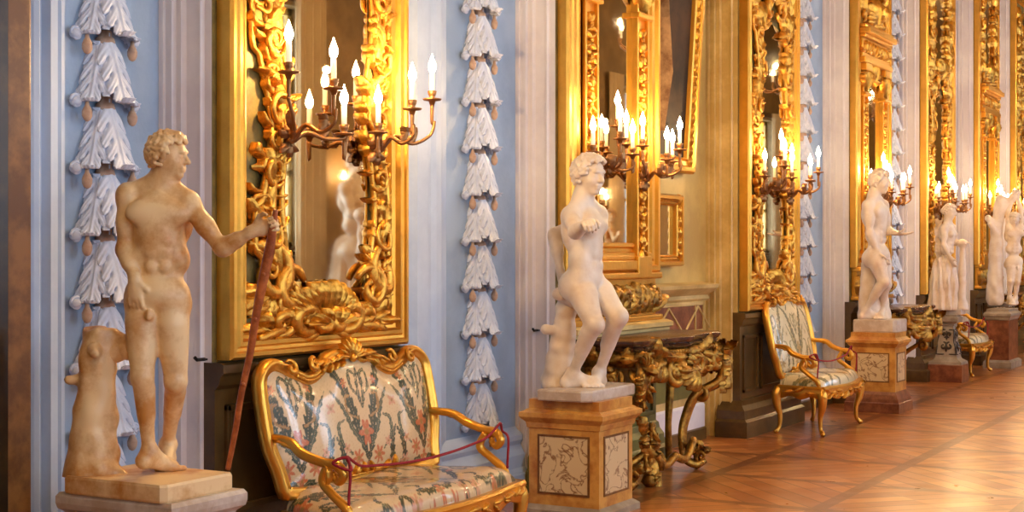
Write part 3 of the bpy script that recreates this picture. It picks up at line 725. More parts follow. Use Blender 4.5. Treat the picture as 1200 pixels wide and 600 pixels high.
garland(4.50, 'pale stucco garland of acanthus husks behind the statue holding a staff')
garland(7.60, 'pale stucco garland of acanthus husks between the sofa and the pointing statue')
garland(PX(945, 4.5) - .05, 'pale blue stucco garland of husks behind the gilt armchair with floral back')
garland(PX(1050, 4.5) - .1, 'pale blue stucco garland of husks nearly hidden behind the fourth mirror')
# iron rope hooks in the pilasters
for px, py, lab in ((240, 421, 'small iron hook in the pilaster beside the staff'), (630, 387, 'small iron hook in the pilaster beside the pointing statue')):
    X = (PIERS[1] if px < 300 else PIERS[2])[0] - .03; Y = YP(px, X); Z = ZP(py, X, Y); bm = bmesh.new()
    tube(bm, [(X, Y, Z), (X - .05, Y, Z), (X - .065, Y, Z + .012)], .008, 7); lathe(bm, [(.02, -.004), (.02, .004)], X - .01, Y, Z, 10)
    tag(obj('rope_hook', bm, IRON), lab, 'hook')
# ------------------------------------------------------------------ mirrors
def moulded_frame(bm, M, u0, u1, w0, w1, prof):
    """prof: list of (inset from the outer edge, height out)"""
    rings = []
    for d, n in prof:
        rings.append([M(u0 + d, w0 + d, n), M(u1 - d, w0 + d, n), M(u1 - d, w1 - d, n), M(u0 + d, w1 - d, n)])
    vs = [[bm.verts.new(p) for p in r] for r in rings]
    for a, b in zip(vs, vs[1:]):
        for i in range(4): bm.faces.new((a[i], a[(i + 1) % 4], b[(i + 1) % 4], b[i]))
OUTP = [(0, 0), (0, .075), (.012, .09), (.03, .09), (.036, .078), (.05, .075), (.06, .085), (.078, .085), (.09, .06), (.105, .055), (.115, .066), (.128, .062), (.14, .035), (.15, .02), (.15, 0)]
def rococo_mirror(Wd, seed=3):
    """local: u from 0 to Wd along the wall, w up, n out; both sides alike"""
    zb, zt = 1.04, 5.6; rnd = random.Random(seed)
    t = thing('gilt_wall_mirror', (0, 0, 0), None, 'mirror', 'gilt mirrors along the wall')
    M = lambda u, w, n: Vector((u, -n, w))
    bm = bmesh.new(); moulded_frame(bm, M, 0, Wd, zb, zt, OUTP); obj('outer_frame', bm, GOLDS, t, 35)
    bm = bmesh.new(); box(bm, .13, Wd - .13, -.022, 0, zb + .13, zt - .13); obj('backing_board', bm, OLIVE, t)
    gu0, gu1, gz0, gz1 = .39, Wd - .31, zb + .24, 3.45
    n = 24; ring = [(gu0, gz0), (gu1, gz0), (gu1, gz1 - .15)] + [((gu0 + gu1) / 2 + (gu1 - gu0) / 2 * math.cos(a), gz1 - .15 + .22 * math.sin(a)) for a in [PI * k / n for k in range(1, n)]] + [(gu0, gz1 - .15)]
    bm = bmesh.new(); loft(bm, [[M(u, w, .020) for u, w in ring], [M(u, w, .036) for u, w in ring]]); obj('mirror_glass', bm, MIRROR, t)
    bm = bmesh.new(); box(bm, gu0 + .03, gu1 - .03, -.036, -.02, 3.85, 5.15); obj('upper_glass', bm, MIRROR, t)
    # carved sides
    bm = bmesh.new()
    for sg in (1, -1):
        Q = (lambda u, w, n: M(u + .035 * (u > .2), w, n)) if sg == 1 else (lambda u, w, n: M(Wd - u + .075 * min(1, max(0, (u - .15) / .1)), w, n))
        inner = []; outer = []
        k = 0; z = zb + .2
        while z < 3.6:
            ph = (z - zb) * 2 * PI / .95
            inner.append((.385 + .035 * math.sin(ph), z)); outer.append((.235 + .05 * math.sin(ph + .9), z)); z += .11; k += 1
        rib(bm, Q, inner, .016, .045, n=90); rib(bm, Q, outer, .017, .05, n=90)
        rib(bm, Q, [((a[0] + b[0]) / 2 + .02 * math.sin(5 * a[1]), a[1]) for a, b in zip(inner, outer)], .026, .03, n=90)
        z = zb + .25; k = 0
        while z < 3.65:
            ph = (z - zb) * 2 * PI / .95; mid = .31 + .045 * math.sin(ph + .5)
            leaf(bm, Q, (mid, z), PI / 2 + rnd.uniform(-.6, .6), rnd.uniform(.14, .22), .036, .045, .032, rnd.uniform(-1.1, 1.1), 4, rnd.uniform(0, .04))
            leaf(bm, Q, (mid + .04, z + .04), rnd.uniform(.1, .9) * (1 if k % 2 else -.4), rnd.uniform(.07, .11), .022, .045, .022, rnd.uniform(.6, 2.4), 3, .02, 10, 5)
            leaf(bm, Q, (mid, z + .02), rnd.uniform(-1, 4), rnd.uniform(.06, .10), .018, .06, .02, rnd.uniform(-2.4, 2.4), 3, .03, 10, 5)
            leaf(bm, Q, (mid - .04, z + .06), PI - rnd.uniform(.1, .9) * (1 if k % 2 else -.4), rnd.uniform(.07, .13), .022, .045, .022, rnd.uniform(-2.4, -.5), 3, .02, 10, 5)
            if k % 4 == 0: cscroll(bm, Q, (mid + rnd.uniform(-.02, .03), z), rnd.uniform(.06, .09), rnd.uniform(0, 6), 1.3, 1 if k % 2 else -1, .013, .065)
            if k % 4 == 2: cscroll(bm, Q, (mid - .05, z), rnd.uniform(.04, .06), rnd.uniform(0, 6), 1.3, -1, .011, .055)
            z += .075; k += 1
        # lower corner: big scroll breaking outward, leaves into the corner
        cscroll(bm, Q, (.27, zb + .38), .15, 2.2, 1.2, -1, .030, .05); cscroll(bm, Q, (.40, zb + .30), .12, .4, 1.2, 1, .026, .06)
        for a_, l_ in ((3.6, .16), (4.1, .17), (4.6, .14), (5.1, .16), (5.6, .15), (2.9, .15)): leaf(bm, Q, (.28, zb + .30), a_, l_, .045, .04, .035, rnd.uniform(-.8, .8), 3, .02)
        # top of the glass
        for a_ in (.2, .7, 1.2, 1.8, 2.4): leaf(bm, Q, (.36, 3.45), a_, .22, .05, .05, .04, rnd.uniform(-.8, .8), 4, .02)
        rib(bm, Q, [(.36, 3.40), (.42, 3.55), (.52, 3.66), (Wd / 2, 3.76)], .030, .05, n=24)
        rib(bm, Q, [(.36, 3.70), (.33, 3.95), (.38, 4.25), (.32, 4.6), (.38, 4.95), (.5, 5.2), (Wd / 2, 5.3)], .030, .05, n=50)
        z = 3.7
        while z < 5.25:
            leaf(bm, Q, (.29, z), PI / 2 + rnd.uniform(-.8, .8), .24, .055, .05, .045, rnd.uniform(-.9, .9), 4, .02)
            leaf(bm, Q, (.34, z), rnd.uniform(-.5, .8), .13, .035, .05, .03, rnd.uniform(-1, 1.6), 3, .02)
            if int(z * 10) % 3 == 0: cscroll(bm, Q, (.28, z), .08, rnd.uniform(0, 6), 1.15, 1, .02, .06)
            z += .13
    obj('carved_border', bm, GOLD, t, True)
    bm = bmesh.new(); c = Wd / 2; M0 = M; M = lambda u, w, n: M0(u, zb + (w - zb) * .62 + .015, n)                    # rocaille at the foot: wave crest, C scrolls, cartouche
    for k in range(13):
        a = PI * (.08 + .84 * k / 12); leaf(bm, M, (c - .02 + .13 * math.cos(a), zb + .24 + .05 * math.sin(a)), a * .8 + .35, .17 + .07 * math.sin(a) + rnd.uniform(-.02, .02), .042, .06, .045, .55 * math.cos(a) + .3, 3, .03)
    for k in range(9):
        a = PI * (.12 + .78 * k / 8); leaf(bm, M, (c + .02 + .06 * math.cos(a), zb + .18), a, .15, .032, .09, .04, rnd.uniform(-.6, .6), 3, .03)
    for sg in (1, -1):
        Q = (lambda u, w, n: M(c + u, w, n)) if sg == 1 else (lambda u, w, n: M(c - u, w, n))
        cscroll(bm, Q, (.16, zb + .25), .13, 3.6, 1.25, 1, .030, .07); cscroll(bm, Q, (.33, zb + .22), .10, 5.2, 1.2, -1, .026, .06); cscroll(bm, Q, (.05, zb + .21), .07, 1.0, 1.2, -1, .022, .09)
        rib(bm, Q, [(.04, zb + .14), (.18, zb + .10), (.34, zb + .16), (.50, zb + .11)], .026, .06, n=26); rib(bm, Q, [(.02, zb + .30), (.14, zb + .38), (.26, zb + .31), (.40, zb + .34)], .024, .06, n=26)
        for k in range(6): leaf(bm, Q, (.10 + .075 * k, zb + .17 + .02 * (k % 2)), rnd.uniform(-.5, 2.2), .16, .045, .05, .045, rnd.uniform(-1.2, 1.2), 4, .03)
        for k in range(5): leaf(bm, Q, (.14 + .08 * k, zb + .20), rnd.uniform(3.4, 5.6), .11, .035, .05, .03, rnd.uniform(-1, 1), 3, .02)
    M = M0
    obj('foot_cartouche', bm, GOLD, t, True)
    bm = bmesh.new()
    for k in range(11):
        a = PI * (.05 + .9 * k / 10); leaf(bm, M, (c + .05 * math.cos(a), 3.70 + .02 * math.sin(a)), a, .20 + .05 * math.sin(a), .045, .07, .05, rnd.uniform(-.6, .6), 3, .03)
    for sg in (1, -1): cscroll(bm, lambda u, w, n: M(c + sg * u, w, n), (.15, 3.66), .10, 3.6, 1.2, 1, .028, .07)
    obj('crest', bm, GOLD, t, True)
    return t
def classical_mirror(Wd, seed=5):
    zb, zt = 1.06, 5.9; rnd = random.Random(seed)
    t = thing('gilt_wall_mirror', (0, 0, 0), None, 'mirror', 'gilt mirrors along the wall'); M = lambda u, w, n: Vector((u, -n, w))
    bm = bmesh.new(); moulded_frame(bm, M, 0, Wd, 1.38, zt, [(0, 0), (0, .06), (.02, .075), (.05, .075), (.06, .05), (.085, .05), (.10, .065), (.14, .065), (.15, .045), (.17, .045), (.185, .06), (.205, .06), (.215, .03), (.23, 0)])
    obj('outer_frame', bm, GOLDS, t, 35)
    bm = bmesh.new(); box(bm, .2, Wd - .2, -.02, 0, 1.4, zt - .2); obj('backing_board', bm, GOLDS, t)
    bm = bmesh.new(); box(bm, .42, Wd - .42, -.040, -.02, 1.50, 3.42); obj('mirror_glass', bm, MIRROR, t)
    bm = bmesh.new(); box(bm, .48, Wd - .48, -.040, -.02, 4.12, 5.5); obj('upper_glass', bm, MIRROR, t)
    bm = bmesh.new()
    for x in (.23, Wd - .43):
        box(bm, x, x + .20, -.06, 0, 1.42, 3.42); box(bm, x, x + .025, -.085, 0, 1.42, 3.42, .005); box(bm, x + .175, x + .20, -.085, 0, 1.42, 3.42, .005)
        box(bm, x - .015, x + .215, -.10, 0, 1.36, 1.50, .01); box(bm, x - .02, x + .22, -.11, 0, 3.16, 3.20, .01); box(bm, x - .03, x + .23, -.12, 0, 3.42, 3.50, .012)
    box(bm, .2, Wd - .2, -.09, 0, 1.40, 1.47, .01); box(bm, .38, Wd - .38, -.07, 0, 1.47, 1.505, .01); box(bm, .38, Wd - .38, -.07, 0, 3.38, 3.44, .01)
    obj('pilaster', bm, GOLDS, t)
    bm = bmesh.new()
    for z in ((3.50, 3.56, .12), (3.56, 3.76, .09), (3.76, 3.80, .12), (3.80, 3.86, .17), (3.86, 3.90, .13)): box(bm, .16, Wd - .16, -z[2], 0, z[0], z[1], .012)
    obj('entablature', bm, GOLDS, t)
    bm = bmesh.new()
    for x in (.33, Wd - .33):
        z = 1.55                                   # drops of flowers hung down the pilasters
        while z < 3.1:
            for a_ in (PI / 2 + .7, PI / 2 - .7, -PI / 2 + .6, -PI / 2 - .6): leaf(bm, M, (x, z), a_ + rnd.uniform(-.3, .3), .085, .024, .06, .025, rnd.uniform(-1, 1), 3, .015, 10, 5)
            lathe_pt = M(x, z, .075); bmesh.ops.create_icosphere(bm, subdivisions=1, radius=.020, matrix=Matrix.Translation(lathe_pt)); z += .105
        for k in range(7): leaf(bm, M, (x - .06 + .02 * k, 3.22), PI / 2 + (3 - k) * .14, .20, .035, .07, .03, (3 - k) * .2, 3, .05)   # capital
        for s in (-1, 1): cscroll(bm, M, (x + s * .085, 3.38), .04, 0, 1.3, s, .014, .10)
    for k in range(26):
        u = .22 + (Wd - .44) * k / 25
        leaf(bm, M, (u, 3.60), rnd.uniform(.4, 2.7), .13, .03, .09, .025, rnd.uniform(-1, 1), 3, .02, 10, 5)
        if k % 2: leaf(bm, M, (u, 4.02), rnd.uniform(.4, 2.7), .2, .05, .04, .04, rnd.uniform(-1, 1), 3, .03)
    for x in (.33, Wd - .33):
        z = 4.0
        while z < 5.6:
            leaf(bm, M, (x, z), PI / 2 + rnd.uniform(-.8, .8), .24, .055, .04, .05, rnd.uniform(-1, 1), 4, .03); leaf(bm, M, (x, z), rnd.uniform(0, 6.28), .14, .04, .05, .03, rnd.uniform(-1, 1), 3, .02)
            cscroll(bm, M, (x + rnd.uniform(-.04, .04), z), .07, rnd.uniform(0, 6), 1.15, rnd.choice((-1, 1)), .018, .06); z += .15
    c = Wd / 2
    for k in range(11): leaf(bm, M, (c, 3.36), PI * k / 10, .20, .045, .05, .04, rnd.uniform(-.6, .6), 3, .03)
    for k in range(11): leaf(bm, M, (c, 3.95), PI * k / 10, .28, .055, .06, .05, rnd.uniform(-.6, .6), 3, .03)
    obj('carved_foliage', bm, GOLD, t, True)
    bm = bmesh.new(); box(bm, .03, Wd - .03, -.10, 0, 1.34, 1.385, .012); box(bm, .06, Wd - .06, -.055, 0, 1.06, 1.34); box(bm, .02, Wd - .02, -.10, 0, 1.045, 1.085, .012); obj('lower_rail', bm, GOLDS, t)
    bm = bmesh.new()
    for k in range(20):
        u = .12 + (Wd - .24) * k / 19; leaf(bm, M, (u, 1.10), rnd.uniform(.5, 2.6), .22, .055, .06, .045, rnd.uniform(-1.3, 1.3), 4, .03)
        leaf(bm, M, (u, 1.30), rnd.uniform(3.6, 5.8), .15, .045, .06, .035, rnd.uniform(-1, 1), 3, .02)
        if k % 2: cscroll(bm, M, (u, 1.21), rnd.uniform(.06, .09), rnd.uniform(0, 6), 1.2, rnd.choice((-1, 1)), .020, .08)
    obj('carved_apron', bm, GOLDD, t, True)
    return t
Y_MIR = Y_PIER - .002
MLAB = ['tall gilt rococo mirror with a big rocaille foot above the sofa', 'gilt mirror with pilasters hung with flower drops behind the pointing statue',
        'gilt rococo mirror above the single floral armchair', 'gilt mirror with entablature behind the statue leaning on a trunk',
        'gilt rococo mirror behind the draped statue on the tapering pedestal', 'gilt mirror with cornice behind the tree trunk group', 'gilt rococo mirror farthest along the wall']
mA = rococo_mirror(1.41); mB = classical_mirror(1.47)
MIRS = []
for i in range(7):
    x0, x1 = PIERS[i + 1][0] + .03, PIERS[i + 1][1] - .03
    src = mA if i % 2 == 0 else mB; w0 = 1.41 if i % 2 == 0 else 1.47
    r = src if i < 2 else dup(src)
    r.location = (x0, Y_MIR, 0); r.scale = ((x1 - x0) / w0, 1, 1); r['label'] = MLAB[i]; MIRS.append((x0, x1 - x0))

# ------------------------------------------------------------------ sconces: bronze branches with lit candle bulbs
def bulb_parts():
    bm = bmesh.new(); lathe(bm, [(.013, 0), (.013, .095), (.010, .10)], seg=12); w = bpy.data.meshes.new('candle'); bm.to_mesh(w); bm.free()
    bm = bmesh.new(); lathe(bm, [(.006, .096), (.015, .108), (.0205, .126), (.019, .143), (.011, .165), (.004, .186), (.0005, .196)], seg=12); f = bpy.data.meshes.new('flame'); bm.to_mesh(f); bm.free()
    bm = bmesh.new(); lathe(bm, [(.006, -.05), (.012, -.04), (.018, -.022), (.044, -.018), (.050, -.010), (.044, -.008), (.018, -.010), (.014, 0), (.020, .012), (.024, .030), (.018, .032)], seg=14); c = bpy.data.meshes.new('candle_cup'); bm.to_mesh(c); bm.free()
    return w, f, c
W_ME, F_ME, C_ME = bulb_parts()
def sconce(tips, power):
    """tips: flame foot positions (dx along the wall, dy out, dz up) from the root"""
    t = thing('wall_sconce', (0, 0, 0), None, 'sconce', 'branched candle sconces on the mirror frames')
    bm = bmesh.new(); M = lambda u, w, n: Vector((u, -n, w))
    for a_ in (PI / 2, -PI / 2, 2.3, .8, 3.9, 5.5): leaf(bm, M, (0, 0), a_, .075, .02, .012, .02, .3, 3, .01)
    tube(bm, [(0, 0, 0), (0, -.05, .01)], .02, 8); obj('backplate', bm, BRONZE, t, True)
    for dx, dy, dz in tips:
        bm = bmesh.new(); s = 1 if dx > 0 else -1
        P = [(0, -.04, 0), (dx * .25, dy * .35 - .02, dz * .16 + .03), (dx * .55, dy * .75, dz * .10 + .01), (dx * .9, dy * 1.02, dz * .30), (dx * 1.04, dy * 1.04, dz * .55), (dx, dy, dz - .14), (dx, dy, dz - .04)]
        stube(bm, P, [.014, .0115, .010, .0085, .0085, .0085, .011], 30, 7)
        Q = Matrix.Translation(Vector((dx * .5, dy * .7, dz * .1)))
        m2 = lambda u, w, n: Vector((dx * .5 + u * s, dy * .72 - n, dz * .12 + w))
        leaf(bm, m2, (0, 0), .7, .10, .022, 0, .015, 1.2, 3, .02); leaf(bm, m2, (.04, .03), 1.6, .07, .018, 0, .015, 1.0, 3, .02)
        arm = obj('arm', bm, BRONZE, t, True)
        c = link('candle_cup', C_ME, BRONZE, arm); c.location = (dx, dy, dz - .005)
        k = link('candle', W_ME, GLOW_WAX, t); k.location = (dx, dy, dz + .02)
        f = link('flame_bulb', F_ME, FLAME, k)
    return t
ZS = 2.03
def sconce_pair():
    out = [(-.22, -.19, .30), (.03, -.25, .25), (.22, -.17, .06)]
    inn = [(-.19, -.16, .09), (.02, -.22, .22), (.25, -.19, .29)]
    return out, inn
TL, TR = sconce_pair()
s1 = sconce(TL, SCONCE_W); s2 = sconce(TR, SCONCE_W)
s3 = sconce([(-.24, -.11, .15), (-.09, -.23, .24), (.10, -.23, .15), (.24, -.12, .23), (.0, -.17, .33)], SCONCE_W)
s4 = sconce([(-.24, -.11, .24), (-.10, -.23, .15), (.10, -.24, .23), (.25, -.12, .16)], SCONCE_W)
ORD = ['sofa mirror', 'mirror behind the pointing statue', 'mirror above the single armchair', 'mirror behind the leaning youth', 'mirror behind the draped statue', 'mirror behind the tree trunk group', 'farthest mirror']
for i, (x0, w) in enumerate(MIRS):
    pr = (s1, s2) if i == 0 else (s3, s4)
    for q, (src, fr) in enumerate(zip(pr, (.27, .77) if i == 0 else (.24, .76))):
        lab = 'bronze %s-branch candle sconce, %s side of %s' % ('three' if i == 0 else ('five' if q == 0 else 'four'), 'near' if q == 0 else 'far', ORD[i])
        r = src if i < 2 else dup(src); r.location = (x0 + w * fr, Y_MIR - .085, ZS); r['label'] = lab
        l = bpy.data.lights.new('sconce_glow', 'POINT'); l.energy = SCONCE_W; l.color = CANDLE_C; l.shadow_soft_size = .02
        lo_ = bpy.data.objects.new('sconce_glow', l); COL.objects.link(lo_); lo_.location = (x0 + w * fr + .02, Y_MIR - .085 - .21, ZS + .43)
# sconces between the windows opposite (seen in the mirror glass)
for i, x in enumerate((4.35, 7.5, 10.65, 13.75, 16.95, 20.05)):
    r = dup(s4); r.rotation_euler = (0, 0, PI); r.location = (x, Y_FAR, 2.1); r['label'] = 'bronze candle sconce on the window wall opposite, %s from the camera, reflected' % ('first', 'second', 'third', 'fourth', 'fifth', 'sixth')[i]; r['group'] = 'sconces between the windows'
    l = bpy.data.lights.new('sconce_glow', 'POINT'); l.energy = SCONCE_W * .4; l.color = CANDLE_C; l.shadow_soft_size = .02
    lo_ = bpy.data.objects.new('sconce_glow', l); COL.objects.link(lo_); lo_.location = (x, Y_FAR + .25, 2.5)
# unseen chandeliers, added down the middle of the hall for warm fill light
def fill_chandelier(x, y, z, word):
    t = thing('fill_chandelier', (x, y, z), 'added bronze candle ring for warm fill light, %s along the hall ceiling' % word, 'fill_chandelier', 'added hall chandeliers for fill light')
    bm = bmesh.new(); tube(bm, [(0, 0, 0), (0, 0, Z_TOP - z)], .015, 6); lathe(bm, [(.01, -.25), (.06, -.2), (.09, -.1), (.05, 0), (.08, .1), (.03, .3)], seg=12)
    for k in range(8):
        a = k * PI / 4; stube(bm, [(0, 0, -.05), (.25 * math.cos(a), .25 * math.sin(a), -.18), (.45 * math.cos(a), .45 * math.sin(a), -.08), (.45 * math.cos(a), .45 * math.sin(a), .03)], [.016, .012, .01], 12, 6)
    obj('fill_chandelier_frame', bm, BRONZE, t, True)
    for k in range(8):
        a = k * PI / 4; c = link('candle', W_ME, GLOW_WAX, t); c.location = (.45 * math.cos(a), .45 * math.sin(a), .03); link('flame_bulb', F_ME, FLAME, c)
    l = bpy.data.lights.new('fill_chandelier_glow', 'POINT'); l.energy = CHAND_FILL_W; l.color = WARM_C; l.shadow_soft_size = .05
    o = bpy.data.objects.new('fill_chandelier_glow', l); COL.objects.link(o); o.location = (x, y, z + .3)
for x, word in ((-2.2, 'first'), (1.6, 'second'), (6.2, 'third'), (11.5, 'fourth'), (16.5, 'fifth'), (21.5, 'sixth'), (26.5, 'last')): fill_chandelier(x, 1.2, 4.2, word)

# ------------------------------------------------------------------ paintings in the warm bay
def picture(name, xc, zc, w, h, label, tilt, kind, y=Y_WALL - .02):
    t = thing(name, (xc, y, zc), label, 'painting' if kind else 'mirror', None, 0, tilt)
    M = lambda u, v, n: Vector((u, -n, v)); b = .13 if kind else .09
    bm = bmesh.new(); moulded_frame(bm, M, -w / 2, w / 2, 0, h, [(0, 0), (0, .06), (b * .15, .085), (b * .4, .085), (b * .5, .05), (b * .75, .045), (b * .85, .06), (b * .95, .05), (b, .01)]); obj('picture_frame' , bm, GOLDS, t, 35)
    rnd = random.Random(8); bm = bmesh.new()
    for sx in (-1, 1):
        z = .05
        while z < h - .05:
            leaf(bm, M, (sx * (w / 2 - b * .55), z), PI / 2, .09, .028, .055, .02, 0, 2, .005, 8, 5); z += .085
    for zz in (.05, h - .05): tube(bm, [(-w / 2 + b * .5, -.05, zz), (w / 2 - b * .5, -.05, zz)], .012, 6)
    obj('frame_carving', bm, GOLD, t, True)
    bm = bmesh.new(); box(bm, -w / 2 + b * .9, w / 2 - b * .9, -.02, 0, b * .9, h - b * .9); obj('canvas' if kind else 'mirror_glass', bm, PAINTD if kind else MIRROR, t)
    if kind:                                    # dim standing figure in the dark picture
        bm = bmesh.new()
        for pts, r in (([(.02, .3), (.05, .75), (-.02, 1.15), (.03, 1.4)], [.09, .12, .10, .05]), ([(-.05, 1.1), (-.2, .9), (-.22, .7)], [.05, .035, .03]), ([(.03, 1.45), (.04, 1.56)], [.07, .06])):
            tube(bm, [(a, -.019, c) for a, c in pts], r, 12, .05)
        obj('painted_figure', bm, PAINTF, t)
    return t
xr = PX(815, 4.45); picture('framed_painting', xr - .75, 2.16, 1.5, 2.6, 'large dark painting in a gold frame tilted forward in the warm bay', math.radians(3.5), True)
xs = PX(795, 4.5); picture('small_gilt_mirror', xs - .4, 1.42, .8, .56, 'small gilt framed mirror hung low above the dado rail', 0, False)
# ------------------------------------------------------------------ upholstered gilt seats
def brocade(x, z, pal):
    """colours of a mirrored flower and plume pattern, x from the middle, z up, metres"""
    base, green, orange, pink, gold = [np.array(c) for c in pal]
    P = .50; xx = np.abs(((x + P / 2) % P) - P / 2); zz = (z + .02) % .62
    C = np.tile(base, (len(x), 1)); rs = np.random.RandomState(4)
    wob = .0022 * np.sin(x * 61 + z * 47) + .0014 * np.sin(x * 213 - z * 191)
    def stroke(pts, w0, w1, col, fr=0):
        P_ = spline([(a, b, 0) for a, b in pts], 16); best = np.full(len(x), 9.); bt = np.zeros(len(x))
        for i in range(16):
            a = P_[i]; b = P_[i + 1]; dx, dz = b.x - a.x, b.y - a.y; L = dx * dx + dz * dz + 1e-9
            t = np.clip(((xx - a.x) * dx + (zz - a.y) * dz) / L, 0, 1); d = np.hypot(xx - a.x - t * dx, zz - a.y - t * dz)
            m = d < best; best[m] = d[m]; bt[m] = (i + t[m]) / 16
        w = .92 * w0 * np.sin(PI * np.clip(bt * .9 + .08, 0, 1)) + w1
        if fr: w = w * (.80 + .22 * np.sin(bt * fr * 3.2 - best * 170))
        mk = best + wob < w; C[mk] = col; C[mk & (best < .0012)] = base * .55
    def flower(cx, cz, r, col, n=6):
        d = np.hypot(xx - cx, zz - cz); a = np.arctan2(zz - cz, xx - cx); R = r * (.72 + .28 * np.cos(n * a))
        m = d + wob < R; C[m] = col; m2 = (d < R * .72) & (np.cos(n * a + d * 120) > .25); C[m2] = col * .62 + base * .3; m3 = d < r * .25; C[m3] = gold
    stroke([(.0, .10), (.05, .22), (.09, .36), (.17, .52), (.25, .60)], .034, .004, green, 26)
    stroke([(.03, .16), (.10, .25), (.15, .35), (.23, .44)], .018, .002, green * 1.6, 18)
    stroke([(.25, .0), (.20, .08), (.21, .18), (.25, .24)], .022, .003, green, 14)
    stroke([(.0, .02), (.06, .05), (.12, .02), (.16, .05)], .018, .003, green * 1.3, 12)
    stroke([(.02, .40), (.07, .45), (.06, .52), (.02, .50), (.03, .46)], .007, .003, green * 1.4)
    stroke([(.0, .34), (.02, .42), (.0, .54)], .012, .002, green * 1.2, 10)
    stroke([(.05, .30), (.12, .33), (.13, .40), (.09, .41)], .006, .003, gold)
    stroke([(.13, .14), (.20, .20), (.21, .28), (.16, .30)], .009, .003, green * 1.8)
    stroke([(.13, .56), (.09, .60), (.12, .63)], .01, .002, green)
    flower(.0, .23, .062, orange, 5); flower(.085, .115, .048, orange * .9 + .1 * pink, 7); flower(.19, .06, .04, pink, 6); flower(.0, .06, .035, orange, 5)
    flower(.25, .36, .035, pink, 5); flower(.12, .47, .026, orange, 6); flower(.17, .17, .028, pink, 5)
    sp = (np.sin(x * 210 + 3 * np.sin(z * 60)) * np.sin(z * 190 + 2 * np.sin(x * 70)) > .80); C[sp] = C[sp] * .7 + gold * .3
    return C
PAL_SOFA = (lin((.87, .75, .57)), lin((.20, .24, .16)), lin((.78, .42, .24)), lin((.84, .60, .46)), lin((.66, .48, .24)))
PAL_CHAIR = (lin((.88, .82, .66)), lin((.42, .40, .26)), lin((.70, .58, .36)), lin((.80, .74, .60)), lin((.66, .56, .32)))
def paint(me, fn):
    co = np.empty(len(me.vertices) * 3, np.float32); me.vertices.foreach_get('co', co); co = co.reshape(-1, 3).astype(float)
    c = fn(co); a = me.color_attributes.new('Col', 'FLOAT_COLOR', 'POINT')
    a.data.foreach_set('color', np.concatenate([np.clip(c, 0, 1), np.ones((len(c), 1))], 1).astype(np.float32).ravel())
